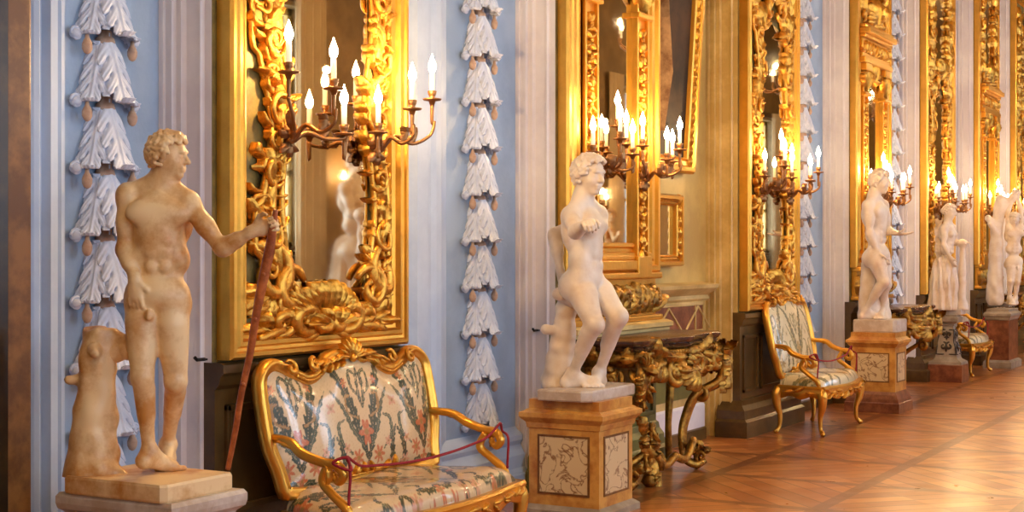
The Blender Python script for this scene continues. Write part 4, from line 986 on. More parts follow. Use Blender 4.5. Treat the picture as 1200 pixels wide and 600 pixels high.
def seat(name, loc, label, cat, Wd, D, zs, prof, pal, lean=.12, arm_z=.70, group=None, armless=False, rnd=None):
    """local: x along the back, back plane at y 0, front at y -D. prof: top outline (x as share of half width, z)"""
    rnd = random.Random(7); t = thing(name, loc, label, cat, group); h = Wd / 2; zb = zs + .03
    ly = lambda z: lean * max(0, (z - zb)) / .6
    top = spline([(a * h, b, 0) for a, b in prof], 60)
    side = [(h * .90, zb), (h * .93, zb + .10), (h * .99, zb + (prof[-1][1] - zb) * .55), (prof[-1][0] * h, prof[-1][1])]
    S_ = spline([(a, b, 0) for a, b in side], 16)
    out = [(-p.x, p.y) for p in S_] + [(-p.x, p.y) for p in top[::-1]][1:] + [(p.x, p.y) for p in top][1:] + [(p.x, p.y) for p in S_[::-1]][1:]
    # closed outline: left side, top from the left ear over the crest to the right ear, right side, bottom
    bot = [(h * .90 * (1 - 2 * k / 24), zb + .02 * math.cos(PI * 3 * (k / 24 - .5)) * 1) for k in range(1, 24)]
    outline = out + bot
    bm = bmesh.new(); n = len(outline); rings = []
    for i, (x, z) in enumerate(outline):
        a = outline[(i - 1) % n]; b = outline[(i + 1) % n]; T = Vector((b[0] - a[0], 0, b[1] - a[1])).normalized(); N = Vector((-T.z, 0, T.x)); y = ly(z)
        if N.x * x + N.z * (z - (zb + .25)) < 0: N = -N
        ring = []
        for u, v in ((-.030, .0), (-.030, -.018), (-.020, -.030), (-.006, -.024), (.002, -.034), (.016, -.038), (.028, -.026), (.032, -.004), (.028, .022), (.0, .030), (-.022, .022)):
            ring.append(Vector((x, y + v, z)) + N * u)
        rings.append(ring)
    vs = [[bm.verts.new(p) for p in r] for r in rings]; m = len(vs[0])
    for i in range(n):
        for k in range(m): bm.faces.new((vs[i][k], vs[i][(k + 1) % m], vs[(i + 1) % n][(k + 1) % m], vs[(i + 1) % n][k]))
    obj('back_frame', bm, GOLDS, t, True)
    bm = bmesh.new(); bm2 = bmesh.new(); M = lambda u, w, nn: Vector((u, ly(w) - .018 - nn, w)); cz = prof[0][1]
    for k in range(9):
        a = PI * (.04 + .92 * k / 8); leaf(bm, M, (.02 * math.cos(a), cz - .02), a, .075 + .02 * math.sin(a), .02, .02, .022, 0, 3, .012, 10, 5)
    for s in (-1, 1):
        Q = lambda u, w, nn, s=s: M(s * u, w, nn)
        for u0 in (.05, .10, .15, .20):
            u = u0 * h / .6; leaf(bm, Q, (u, cz - .005 - (u0 / .2) ** 2 * .025), rnd.uniform(-.3, .6), .085, .02, .018, .022, rnd.uniform(-.8, .3), 3, .012, 10, 5)
            leaf(bm, Q, (u, cz - .03), rnd.uniform(-1.3, -.4), .06, .016, .018, .018, .4, 3, .01, 10, 5)
        cscroll(bm, Q, (.28 * h / .6, cz - .035), .035, 2.2, 1.2, -1, .011, .025); cscroll(bm, Q, (.43 * h / .6, cz - .04), .035, 1.0, 1.2, 1, .010, .025)
        for k in range(3): leaf(bm2, Q, (.08 * h / .6 * k + .03, zb + .02), rnd.uniform(.3, 2.2), .06, .016, .022, .018, .3, 3, .01, 10, 5)
    bmesh.ops.create_uvsphere(bm, u_segments=10, v_segments=6, radius=.020, matrix=Matrix.Translation(M(0, cz - .025, .03)))
    tube(bm, [Vector((p.x, ly(p.y) - .030, p.y - .004)) for p in top[:34]], .009, 6); tube(bm, [Vector((-p.x, ly(p.y) - .030, p.y - .004)) for p in top[:34]], .009, 6)
    tube(bm2, [(-h * .5, -.034, zb + .02), (h * .5, -.034, zb + .02)], .008, 6); obj('lower_carving', bm2, GOLD, t, True)
    obj('crest_carving', bm, GOLD, t, True)
    # padded back
    def ztop(x):
        q = abs(x); prev = top[0]
        for p in top[1:]:
            if p.x >= q or p is top[-1]: f = 0 if p.x == prev.x else min(1, max(0, (q - prev.x) / (p.x - prev.x))); return prev.y + (p.y - prev.y) * f
            prev = p
        return prev.y
    nu, nv = 260, 150; V = np.zeros(((nu + 1) * (nv + 1), 3)); k = 0; hw0 = h * .97
    for i in range(nu + 1):
        uu = -1 + 2 * i / nu; 
        for j in range(nv + 1):
            v = j / nv; hw = (h * .885 + (h * .965 - h * .885) * min(1, v * 1.5)) * (1 - .05 * max(0, v - .86) / .14)
            x = uu * hw; zt_ = ztop(x) - .012; z = zb + .012 + (zt_ - zb - .012) * v
            V[k] = (x, ly(z) - .012 - .045 * (1 - abs(uu) ** 5) * (1 - abs(2 * v - 1) ** 5), z); k += 1
    idx = lambda i, j: i * (nv + 1) + j
    Fc = [(idx(i, j), idx(i + 1, j), idx(i + 1, j + 1), idx(i, j + 1)) for i in range(nu) for j in range(nv)]
    off = len(V); V2 = V.copy(); V2[:, 1] = [ly(z) + .018 for z in V[:, 2]]
    bl = [idx(0, 0), idx(nu, 0), idx(nu, nv), idx(0, nv)]
    edge = [idx(i, 0) for i in range(nu)] + [idx(nu, j) for j in range(nv)] + [idx(i, nv) for i in range(nu, 0, -1)] + [idx(0, j) for j in range(nv, 0, -1)]
    VV = np.concatenate([V, V2[edge]]); ne = len(edge)
    Fc += [(edge[(q + 1) % ne], edge[q], off + q, off + (q + 1) % ne) for q in range(ne)] + [tuple(off + q for q in range(ne))]
    me = bpy.data.meshes.new('back_cushion'); me.from_pydata(VV.tolist(), [], Fc); me.update()
    paint(me, lambda c: brocade(c[:, 0], c[:, 2] - zb, pal)); link('back_cushion', me, BROCADE, t)
    # seat cushion: bowed front
    hf = h * 1.04
    def edge_y(x): return -D + .035 * (abs(x) / hf) ** 2 - .02 * math.cos(PI * x / hf)
    nu, nv = 240, 110; V = np.zeros(((nu + 1) * (nv + 1), 3)); k = 0
    for i in range(nu + 1):
        uu = -1 + 2 * i / nu
        for j in range(nv + 1):
            v = j / nv; hw = h * .88 + (hf - h * .88) * min(1, v * 1.15); x = uu * hw * (1 - .06 * max(0, v - .8) ** 2 / .04); y = .0 + (edge_y(x) + .012) * v
            e = (1 - abs(uu) ** 8) * (1 - max(0, (v - .5) * 2) ** 7); V[k] = (x, y, zs - .045 + .085 * e ** .55 + .008 * math.sin(x * 11 + y * 7)); k += 1
    idx = lambda i, j: i * (nv + 1) + j
    Fc = [(idx(i + 1, j), idx(i, j), idx(i, j + 1), idx(i + 1, j + 1)) for i in range(nu) for j in range(nv)]
    edge = [idx(i, 0) for i in range(nu)] + [idx(nu, j) for j in range(nv)] + [idx(i, nv) for i in range(nu, 0, -1)] + [idx(0, j) for j in range(nv, 0, -1)]
    off = len(V); ne = len(edge); V2 = V[edge].copy(); V2[:, 2] = zs - .07; VV = np.concatenate([V, V2])
    Fc += [(edge[q], edge[(q + 1) % ne], off + (q + 1) % ne, off + q) for q in range(ne)] + [tuple(off + q for q in range(ne))[::-1]]
    me = bpy.data.meshes.new('seat_cushion'); me.from_pydata(VV.tolist(), [], Fc); me.update()
    paint(me, lambda c: brocade(c[:, 0] + .12, -c[:, 1] * 1.1 + .1, pal)); link('seat_cushion', me, BROCADE, t)
    # rails
    bm = bmesh.new()
    def rail(P, carve=True):
        r_ = []
        for i, (x, y, s_) in enumerate(P):
            a = P[max(0, i - 1)]; b = P[min(len(P) - 1, i + 1)]; T = Vector((b[0] - a[0], b[1] - a[1], 0)).normalized(); N = Vector((T.y, -T.x, 0)); dp = .075 + .03 * s_
            r_.append([Vector((x, y, 0)) + N * o + Vector((0, 0, zs - .06 - q)) for o, q in ((-.02, -.012), (.016, -.012), (.026, .004), (.020, .018), (.024, .035), (.014, dp - .012), (.006, dp), (-.02, dp))])
        loft(bm, r_, True)
    nF = 40; P = []
    for i in range(nF + 1):
        x = -hf + 2 * hf * i / nF; P.append((x, edge_y(x), math.cos(4 * PI * i / nF) ** 2 * 1.0))
    rail(P); rail([(-h * .9 - (hf - h * .9) * k / 10, .02 - (.02 + D - .02) * k / 10, math.cos(2 * PI * k / 10) ** 2) for k in range(11)][::1] if False else [(-h * .9 - (hf - h * .9) * k / 10, .0 + (edge_y(hf)) * k / 10, math.cos(2 * PI * k / 10) ** 2) for k in range(11)])
    rail([(h * .9 + (hf - h * .9) * k / 10, 0 + edge_y(hf) * k / 10, math.cos(2 * PI * k / 10) ** 2) for k in range(10, -1, -1)]); rail([(h * .9, 0, .3), (0, 0, .3), (-h * .9, 0, .3)])
    obj('seat_rail', bm, GOLDS, t, 40)
    bm = bmesh.new()
    for s in (-1, 1):
        for q in range(5):
            Q = lambda u, w, nn, s=s: Vector((s * u, edge_y(u) - .024 - nn, w)); u = .02 + q * h * .2
            leaf(bm, Q, (u, zs - .10), rnd.uniform(-.5, .4), .11, .02, 0, .016, rnd.uniform(-.5, .5), 3, .008, 10, 5); leaf(bm, Q, (u, zs - .11), rnd.uniform(-1.5, .8), .06, .018, 0, .014, .4, 3, .008, 8, 5)
        Q2 = lambda u, w, nn, s=s: Vector((s * (hf * .97 + .024 + nn), -u, w))
        for q in range(4): leaf(bm, Q2, (.05 + q * D * .22, zs - .10), rnd.uniform(-.5, .5), .10, .02, 0, .014, rnd.uniform(-.5, .5), 3, .008, 10, 5)
    obj('rail_carving', bm, GOLD, t, True)
    # cabriole legs
    for sx in (-1, 1):
        for fr in (1, 0):
            bm = bmesh.new(); x0 = sx * (hf - .03) if fr else sx * (h * .9 - .01); y0 = edge_y(hf) + .02 if fr else .01; o = sx; f_ = -1 if fr else .8
            stube(bm, [(x0, y0, zs - .07), (x0 + o * .018, y0 + f_ * .018, zs - .13), (x0 + o * .010, y0 + f_ * .014, zs - .22), (x0 - o * .010, y0 - f_ * .008, zs * .34), (x0 - o * .006, y0 - f_ * .004, .055), (x0 + o * .022, y0 + f_ * .022, .020), (x0 + o * .034, y0 + f_ * .034, .028)],
                  [.036, .044, .034, .022, .017, .021, .014], 30, 9)
            bmesh.ops.create_uvsphere(bm, u_segments=10, v_segments=6, radius=.022, matrix=Matrix.Translation((x0 + o * .016, y0 + f_ * .016, .021)))
            Q = lambda u, w, nn, x0=x0, y0=y0, o=o, f_=f_: Vector((x0 + o * (.028 + nn) * .75 + u * .7, y0 + f_ * (.028 + nn) * .75 - u * .7 * o * f_, w))
            leaf(bm, Q, (0, zs - .08), -PI / 2, .15, .026, .008, .014, 0, 3, .006, 10, 5)
            obj('leg', bm, GOLDS, t, True)
    # arms with scrolled ends and a curved support
    if not armless:
        for s in (-1, 1):
            bm = bmesh.new(); xa = s * h * .95; ye = -D * .58; az = arm_z
            stube(bm, [(xa, ly(az) - .0, az), (xa + s * .03, -.08, az - .012), (xa + s * .045, -D * .30, az - .055), (xa + s * .04, ye + .04, az - .085), (xa + s * .035, ye - .03, az - .095), (xa + s * .03, ye - .062, az - .135), (xa + s * .03, ye - .035, az - .165), (xa + s * .03, ye - .008, az - .14), (xa + s * .03, ye - .018, az - .125)],
                  [.018, .022, .024, .022, .024, .022, .018, .014, .012], 44, 9)
            stube(bm, [(xa + s * .03, ye + .03, az - .10), (xa + s * .02, ye + .055, az - .17), (xa + s * .03, ye - .0, zs + .06), (xa + s * .03, ye - .08, zs + .0), (xa + s * .02, ye - .10, zs - .06)], [.018, .022, .020, .022, .020], 26, 9)
            Q = lambda u, w, nn, s=s: Vector((xa + s * (.055 + nn), -u, w))
            leaf(bm, Q, (-ye - .02, az - .09), -.9, .09, .018, 0, .012, -1.2, 3, .006, 10, 5); leaf(bm, Q, (.02, az - .01), -.25, .12, .016, -.01, .012, 0, 3, .004, 10, 5)
            obj('armrest', bm, GOLDS, t, True)
    t['half'] = h; return t
S_Y = 4.03; sx0, sx1 = PX(322, S_Y), PX(515, S_Y); SW = sx1 - sx0
sofa = seat('gilt_settee', ((sx0 + sx1) / 2, S_Y, 0), 'gilt two-seat settee with floral brocade back and seat under the big rococo mirror', 'sofa', SW, S_Y - 3.50, .42,
    [(0, 1.035), (.22, 1.015), (.36, .955), (.50, .93), (.66, .965), (.84, 1.01), (.97, .96), (.995, .86)], PAL_SOFA, .12, .70)
C_Y = 4.07; cx0, cx1 = PX(911, C_Y), PX(957, C_Y)
CPROF = [(0, 1.15), (.3, 1.13), (.55, 1.085), (.72, 1.085), (.9, 1.07), (.98, .98), (.99, .86)]
chair = seat('gilt_armchair', ((cx0 + cx1) / 2, C_Y, 0), 'gilt armchair with pale floral brocade beside the marble pedestal of the trunk-leaning statue', 'armchair', cx1 - cx0, C_Y - 3.62, .46, CPROF, PAL_CHAIR, .13, .74, 'gilt armchairs')
X2 = PX(1161, 3.85)
chair2 = dup(chair, (X2 - .45, 4.27, 0), 0, 'gilt armchair half hidden behind the tapering pedestal of the draped statue')
def cord(name, pts, label, r=.008):
    bm = bmesh.new(); tube(bm, spline(pts, 60), r, 7); return tag(obj(name, bm, CORD, None, True), label, 'cord', 'crimson cords across the seats')
def seat_cord(cx, cy, h, D, az, zs, label):
    ye = cy - D * .58; l, r = cx - h * .95 - .03, cx + h * .95 + .03; P = []
    z = az - .06
    P += [(l, ye - .085, zs - .12), (l - .0, ye - .088, zs + .05), (l, ye - .095, z - .08), (l, ye - .08, z), (l - .036, ye - .03, z - .02), (l, ye - .10, z - .05), (l + .036, ye - .05, z - .0)]
    for k in range(1, 10): q = k / 10; P.append((l + (r - l) * q, ye - .05, z - .03 - .22 * q * (1 - q)))
    P += [(r - .03, ye - .05, z - .01), (r + .0, ye - .06, z + .012), (r + .036, ye - .05, z - .03), (r, ye - .105, z - .06), (r, ye - .10, z - .20), (r + .004, ye - .10, zs + .02)]
    bm = bmesh.new(); tube(bm, spline(P, 200), .0065, 7); return tag(obj('barrier_cord', bm, CORD, None, True), label, 'cord', 'crimson cords across the seats')
seat_cord((sx0 + sx1) / 2, S_Y, SW / 2, S_Y - 3.50, .70, .42, 'crimson cord tied between the two arms of the gilt settee')
seat_cord((cx0 + cx1) / 2, C_Y, (cx1 - cx0) / 2, C_Y - 3.62, .74, .46, 'crimson cord tied across the nearer gilt armchair')
seat_cord(X2 - .45, 4.27, (cx1 - cx0) / 2, C_Y - 3.62, .74, .46, 'crimson cord tied across the gilt armchair behind the tapering pedestal')

# ------------------------------------------------------------------ console tables
def console(Wd, D, Z=.95, bracket=False):
    rnd = random.Random(11); t = thing('console_table', (0, 0, 0), None, 'console table', 'carved gilt console tables'); h = Wd / 2
    def fy(x): q = abs(x) / h; return -D * (1.0 - .18 * math.sin(PI * q) * (q < 1)) + (.10 * max(0, q - .82) / .18)
    xs = [-h + Wd * k / 48 for k in range(49)]
    bm = bmesh.new(); rings = []
    for o, z in ((-.03, Z - .075), (-.01, Z - .07), (.0, Z - .055), (-.012, Z - .045), (.005, Z - .035), (.015, Z - .02), (.015, Z - .006), (.005, Z)):
        rings.append([Vector((-h - o, .0, z))] + [Vector((x * (1 + o / h), fy(x) - o + .0, z)) for x in xs] + [Vector((h + o, .0, z))])
    loft(bm, rings, True); obj('marble_top', bm, TOPM, t, 50)
    bm = bmesh.new()
    loft(bm, [[Vector((-h + .03, 0, z))] + [Vector((x * .96, fy(x) + .04, z)) for x in xs] + [Vector((h - .03, 0, z))] for z in (Z - .17, Z - .075)], True)
    for k in range(60):
        x = -h + Wd * (k + .5) / 60; M = lambda u, w, n: Vector((x + u, fy(x) + .02 - n, w)); leaf(bm, M, (0, Z - .08), -PI / 2, .035, .014, 0, .012, 0, 1, .0, 6, 5)
    for k in range(15):
        y = -D * (k + .5) / 16
        for s in (-1, 1): M = lambda u, w, n: Vector((s * (h - .02 + n), y + u, w)); leaf(bm, M, (0, Z - .08), -PI / 2, .035, .012, 0, .012, 0, 1, .0, 6, 5)
    obj('frieze', bm, GOLDD, t, True)
    bm = bmesh.new(); M = lambda u, w, n: Vector((u, fy(u) + .03 - n, w))
    for s in (-1, 1):
        Q = lambda u, w, n: M(s * u, w, n)
        for k in range(9):
            u = .03 + k * h / 10; leaf(bm, Q, (u, Z - .13), rnd.uniform(-.7, .7), .16, .045, .01, .045, rnd.uniform(-1, 1), 4, .03); leaf(bm, Q, (u, Z - .16), rnd.uniform(-2.0, -.6), .15 - .005 * k, .04, .0, .04, rnd.uniform(-1, 1), 3, .03)
        cscroll(bm, Q, (.14, Z - .24), .085, 1.2, 1.25, -1, .024, .02); cscroll(bm, Q, (.34, Z - .20), .07, 3.2, 1.2, 1, .020, .02); cscroll(bm, Q, (h * .8, Z - .20), .07, .5, 1.2, 1, .022, .02)
        Q2 = lambda u, w, n: Vector((s * (h - .03 + n), -u, w))
        for k in range(6): leaf(bm, Q2, (.05 + k * D / 6.5, Z - .14), rnd.uniform(-.6, .6), .14, .04, 0, .04, rnd.uniform(-1, 1), 4, .02); leaf(bm, Q2, (.05 + k * D / 6.5, Z - .18), rnd.uniform(-2.2, -.8), .12, .035, 0, .035, rnd.uniform(-1, 1), 3, .02)
        cscroll(bm, Q2, (D * .5, Z - .25), .08, 1.0, 1.2, -1, .02, .01)
    for k in range(9): a = -PI * k / 8; leaf(bm, M, (0, Z - .22), a, .14, .035, .05, .035, 0, 3, .03)
    obj('carved_apron', bm, GOLDD, t, True)
    for s in (-1, 1):
        bm = bmesh.new()
        C_ = [(s * (h - .08), -D + .09, Z - .12), (s * (h - .03), -D + .04, Z - .20), (s * (h - .05), -D + .06, Z - .34), (s * (h - .16), -D + .20, Z - .44), (s * (h - .21), -D + .26, Z - .60), (s * (h - .24), -D + .27, .22), (s * (h - .23), -D + .25, .08), (s * (h - .17), -D + .19, .035), (s * (h - .13), -D + .15, .055)]
        if bracket: C_ = [(s * (h - .08), -D + .09, Z - .12), (s * (h - .03), -D + .04, Z - .20), (s * (h - .04), -D + .07, Z - .32), (s * (h - .10), -D + .22, Z - .42), (s * (h - .12), -D + .34, Z - .50), (s * (h - .13), -.05, Z - .58)]
        for o in (-.026, .0, .026): stube(bm, [(a + o, b, c) for a, b, c in C_], [.030, .038, .036, .030, .027, .022, .022, .028, .020], 50, 8)
        for k, (zc, rr) in enumerate(((Z - .20, .075), (Z - .28, .07), (Z - .34, .05))):
            p = spline(C_, 50)[[6, 10, 13][k]]
            for q in range(7):
                a = rnd.uniform(0, 6.28); Mq = lambda u, w, n: Vector((p.x + s * (.01 + n) * .5 + u * .7, p.y - (.02 + n) * .8 + u * .2 * s, p.z + w)); leaf(bm, Mq, (0, 0), a, rr * 1.7, rr * .36, .0, .026, rnd.uniform(-1.8, 1.8), 3, .03)
        Mq = lambda u, w, n: Vector((s * (h - .17 + n * .5), -D + .20 + u - n, w))
        cscroll(bm, Mq, (.0, Z - .43), .055, 1.0, 1.3, 1, .020, .02)
        if bracket: obj('bracket', bm, GOLDD, t, True); continue
        cscroll(bm, Mq, (-.03, .09), .05, 4, 1.1, 1, .018, .0)
        for q in range(5): leaf(bm, Mq, (0, .10), rnd.uniform(.2, 3.0), .10, .03, 0, .03, rnd.uniform(-1, 1), 3, .02)
        bmesh.ops.create_uvsphere(bm, u_segments=10, v_segments=7, radius=.035, matrix=Matrix.Translation((s * (h - .17), -D + .19, .034)))
        obj('leg', bm, GOLDD, t, True)
        bm = bmesh.new(); stube(bm, [(s * (h - .10), -.05, Z - .12), (s * (h - .08), -.06, .6), (s * (h - .14), -.07, .3), (s * (h - .10), -.06, .02)], [.04, .035, .025, .03], 24, 8); obj('leg', bm, GOLDD, t, True)
    if bracket: return t
    bm = bmesh.new()                               # stretcher with a piled rocaille in the middle
    for s in (-1, 1): stube(bm, [(s * (h - .20), -D + .24, .14), (s * .42 * h * 1.2, -D + .14, .22), (s * .18, -D + .12, .12), (0, -D + .12, .16)], [.026, .03, .026, .03], 30, 8)
    for k in range(34):
        a = rnd.uniform(0, 2 * PI); ph = rnd.uniform(0, 2 * PI); cxx = -.34 + .14 * math.cos(ph) * rnd.random(); zc = .08 + .34 * rnd.random() ** 1.5
        Mq = lambda u, w, n: Vector((cxx + u * math.cos(ph) + n * math.sin(ph), -D + .15 + u * math.sin(ph) * .5 - n * abs(math.cos(ph)), zc + w)); leaf(bm, Mq, (0, 0), a, .13, .030, .01, .028, rnd.uniform(-1.8, 1.8), 3, .03)
    lathe(bm, [(.03, 0), (.06, .03), (.04, .08), (.03, .14), (.05, .20), (.02, .30)], -.32, -D + .16, .0, 12)
    obj('stretcher', bm, GOLDD, t, True); return t
D_C = Y_PIER - 3.80
for i, (m_i, lab) in enumerate(((1, 'carved gilt console table with brown marble top behind the pointing statue'), (3, 'carved gilt bracket console on the wall behind the trunk-leaning statue'), (5, 'carved gilt bracket console behind the red-brown pedestal of the tree trunk group'))):
    x0, w = MIRS[m_i]
    if i == 0: r = console(1.45, D_C)
    elif i == 1: cons = console(1.45, D_C, .95, True); r = cons
    else: r = dup(cons)
    r.location = (x0 + w / 2 + (.06, .04, 1.0)[i], Y_PIER - .10, 0); r['label'] = lab
    r.scale = (1, (1, 1, .75)[i], (1.02, 1.02, 1)[i])

# ------------------------------------------------------------------ pedestals
def pbox(l, c, r, Y0):
    x0 = PX(c, Y0); x1 = PX(r, Y0); y1 = YP(l, x0); return x0, x1, Y0, y1
PG = 'pedestals along the mirror wall'
def pedestal(name, b, label, shaft, body, mats, panels=True, base=None):
    """b: plan of the shaft; shaft: (z0, z1); body: moulding lists"""
    x0, x1, y0, y1 = b; t = thing(name, ((x0 + x1) / 2, (y0 + y1) / 2, 0), label, 'pedestal', PG); ox, oy = -(x0 + x1) / 2, -(y0 + y1) / 2
    for nm, prof, m in body:
        bm = bmesh.new(); rect_stack(bm, x0 + ox, x1 + ox, y0 + oy, y1 + oy, prof); obj(nm, bm, m, t)
    if panels:
        z0, z1 = shaft; w, d = x1 - x0, y1 - y0
        for ax in (0, 1):
            bm = bmesh.new()
            if ax == 0: lx = -w / 2 - .003; box(bm, lx, lx + .02, -d / 2 + d * .15, d / 2 - d * .15, z0, z1)
            else: ly_ = -d / 2 - .003; box(bm, -w / 2 + w * .16, w / 2 - w * .16, ly_, ly_ + .02, z0, z1)
            obj('inlaid_panel', bm, INLAY, t)
            bm = bmesh.new(); e = .012
            if ax == 0:
                a, b_ = -d / 2 + d * .13, d / 2 - d * .13
                for q in ((a, b_, z0 - e, z0), (a, b_, z1, z1 + e), (a, a + e, z0, z1), (b_ - e, b_, z0, z1)): box(bm, -w / 2 - .006, -w / 2 + .01, q[0], q[1], q[2], q[3])
            else:
                a, b_ = -w / 2 + w * .13, w / 2 - w * .13
                for q in ((a, b_, z0 - e, z0), (a, b_, z1, z1 + e), (a, a + e, z0, z1), (b_ - e, b_, z0, z1)): box(bm, q[0], q[1], -d / 2 - .006, -d / 2 + .01, q[2], q[3])
            obj('panel_fillet', bm, BROWNL, t)
    return t
H1 = .615
P1 = pbox(88, 200, 268, 3.64)
pedestal('pedestal', P1, 'grey-white marble pedestal with moulded cap under the statue holding a staff', (.14, .40), [('pedestal_shaft', [(.06, 0), (.06, .07), (.02, .09), (0, .10), (0, .50)], SLAB), ('cap', [(0, .50), (.015, .51), (.02, .535), (.045, .555), (.05, .575), (.05, .60), (.04, H1)], SLAB)], None)
P2 = pbox(620, 702, 741, 3.62); H2 = .668
pedestal('pedestal', P2, 'yellow marble pedestal with white veined panels under the pointing statue', (.135, .455), [('base', [(.035, 0), (.035, .035), (.015, .05), (0, .06)], GREYM), ('pedestal_shaft', [(0, .06), (0, .50)], SIENA), ('cap', [(0, .50), (.01, .505), (.015, .535), (.04, .56), (.045, .568), (.045, .592), (.02, .602), (.012, .61), (.0, .615), (0, H2)], SIENA)], None)
P3 = pbox(997, 1049, 1062, 3.62); H3 = .765
pedestal('pedestal', P3, 'yellow marble pedestal with stepped brown base behind the gilt armchair', (.30, .56), [('base', [(.05, 0), (.05, .09), (.04, .10), (.035, .13), (.02, .17), (0, .20)], REDM), ('pedestal_shaft', [(0, .20), (0, .62)], SIENA), ('cap', [(0, .62), (.015, .635), (.03, .66), (.04, .665), (.04, .69), (.02, .70), (.01, .71), (.0, .72), (0, H3)], SIENA)], None)
P4 = pbox(1087, 1127, 1135, 3.80)
x0, x1, y0, y1 = P4; w4, d4 = x1 - x0, y1 - y0; H4 = .80
t4 = thing('pedestal', ((x0 + x1) / 2, (y0 + y1) / 2, 0), 'tapering grey pedestal with dark inlaid ornament under the draped statue', 'pedestal', PG)
bm = bmesh.new(); rect_stack(bm, -w4 / 2, w4 / 2, -d4 / 2, d4 / 2, [(0, 0), (0, .20), (-.005, .21)]); obj('base', bm, REDM, t4)
bm = bmesh.new(); rect_stack(bm, -w4 / 2, w4 / 2, -d4 / 2, d4 / 2, [(-.005, .21), (-.01, .24), (-.06, .27), (-.07, .29), (-.13, .66), (-.11, .67), (-.11, .69)]); obj('tapered_shaft', bm, GREYM, t4)
bm = bmesh.new(); rect_stack(bm, -w4 / 2, w4 / 2, -d4 / 2, d4 / 2, [(-.11, .69), (-.09, .70), (-.06, .72), (-.055, .75), (-.055, .765), (-.08, .78), (-.08, H4)]); obj('cap', bm, GREYM, t4)
def on_taper(ax):
    k = .0665 / .37; wd = (d4 if ax == 0 else w4)
    def f(u, w, n):
        o = (w4 if ax == 0 else d4) / 2 - .072 - (w - .29) * .162 + n
        return Vector((-o, -u, w)) if ax == 0 else Vector((u, -o, w))
    return f
bm = bmesh.new()
for ax in (0, 1):
    M = on_taper(ax)
    for s in (-1, 1):
        cscroll(bm, M, (s * .035, .43), .045, PI / 2, 1.0, s, .013, .0); cscroll(bm, M, (s * .03, .56), .035, -PI / 2, 1.0, -s, .011, .0)
        rib(bm, M, [(s * .115, .33), (s * .085, .62)], .007, 0, n=8)
    rib(bm, M, [(0, .36), (0, .60)], .012, 0, n=8); rib(bm, M, [(-.115, .33), (.115, .33)], .007, 0, n=8); rib(bm, M, [(-.085, .62), (.085, .62)], .007, 0, n=8)
obj('inlaid_ornament', bm, DKINL, t4, True)
P5 = pbox(1156, 1182, 1193, 3.74); H5 = .79
pedestal('pedestal', P5, 'red-brown marble block pedestal with grey cap under the tree trunk group', None, [('base', [(.04, 0), (.04, .08), (.02, .10), (0, .11)], GREYM), ('pedestal_shaft', [(0, .11), (0, .64)], REDM), ('cap', [(0, .64), (.01, .65), (.02, .68), (.035, .70), (.035, .73), (.01, .75), (0, .76), (0, H5)], GREYM)], None, False)
# ------------------------------------------------------------------ statues
def centre(b): return (b[0] + b[1]) / 2, (b[2] + b[3]) / 2
def slab(root, P, x0, x1, y0, y1, z0, z1, cut=.0, m=SLAB, name='plinth_slab'):
    bm = bmesh.new(); c = cut; rnd = random.Random(2)
    pl = [(x0 + c, y0), (x1 - c * .5, y0), (x1, y0 + c * .5), (x1, y1), (x0, y1), (x0, y0 + c)] if c else [(x0, y0), (x1, y0), (x1, y1), (x0, y1)]
    cx, cy = (x0 + x1) / 2, (y0 + y1) / 2
    rings = [[Vector((cx + (x - cx) * k, cy + (y - cy) * k, z)) for x, y in pl] for k, z in ((.985, z0), (1.0, z0 + .008), (1.0, z1 - .01), (.98, z1))]
    loft(bm, rings, True); Mw = Matrix.Translation((P.X, P.Y, P.bz)) @ Matrix.Rotation(P.rz, 4, 'Z'); bm.transform(Mw.inverted()); return obj(name, bm, m, root)
# 1: youth holding a staff
cx_, cy_ = centre(P1); P = Pose(cx_, cy_, H1); r = statue_root(P, 'marble_statue', 'stained marble nude youth beside a stump, holding a wooden staff')
J = dict(head=P(197, 179, -.01), neck=P(190, 217, .01), shB=P(150, 229, .0), shA=P(221, 238, .0), waist=P(188, 300, .0), hipB=P(167, 352, .0), hipA=P(201, 353, .0),
         kneeB=P(167, 441, -.05), ankB=P(175, 531, -.03), kneeA=P(206, 447, .0), ankA=P(197, 521, .19), elB=P(146, 291, .0), wrB=P(158, 328, -.08), elA=P(260, 291, -.04), wrA=P(298, 270, -.07))
S = Solid(); g = .065
figure(S, J, .79, (.12, -1, .02), (-.05, -1, 0), (1, -.16, -.05), (-.12, 0, 1),
       [('wrB', (.0, -.02, -1), (.25, .95, .1), (.95, -.3, .1), .40, .008), ('wrA', (.92, .12, .30), (.1, -1, 0), (-.25, 0, 1), 1.15, .004, 1.0)],
       [P(186, 560, -.30), P(240, 528, .20)], (g, g), lifts=(0, .03), hs=.94)
S.cap(P(152, 404, .02), P(135, 410, .03), .045, .05, .03)
stone('body', S, .0052, MARB_A, r)
stone('hair', curls(J['head'], (1, -.16, -.05), (-.12, 0, 1), .76, 1), .0036, MARB_A, r)
S = Solid()
S.chain([P(117, 372, .03), P(115, 430, .03), P(112, 490, .03), P(108, 560, .03)], [.062, .068, .082, .110], .02)
S.cap(P(117, 400, .03), P(152, 408, .02), .045, .045, .04); S.cap(P(110, 409, -.04), P(109, 413, -.065), .028, .020, .01); S.cap(P(98, 444, .02), P(82, 446, .0), .03, .022, .01)
S.cap(P(124, 550, .0), P(150, 566, -.02), .05, .02, .03); S.cap(P(96, 560, -.02), P(88, 575, -.03), .06, .04, .03)
top = P(117, 384, .03); S.ell((top[0], top[1], top[2] + .30), (.5, .5, .30), None, .01, True)
stone('tree_stump', S, .0065, MARB_A, r, lump(.006, 38, 3), g - .012)
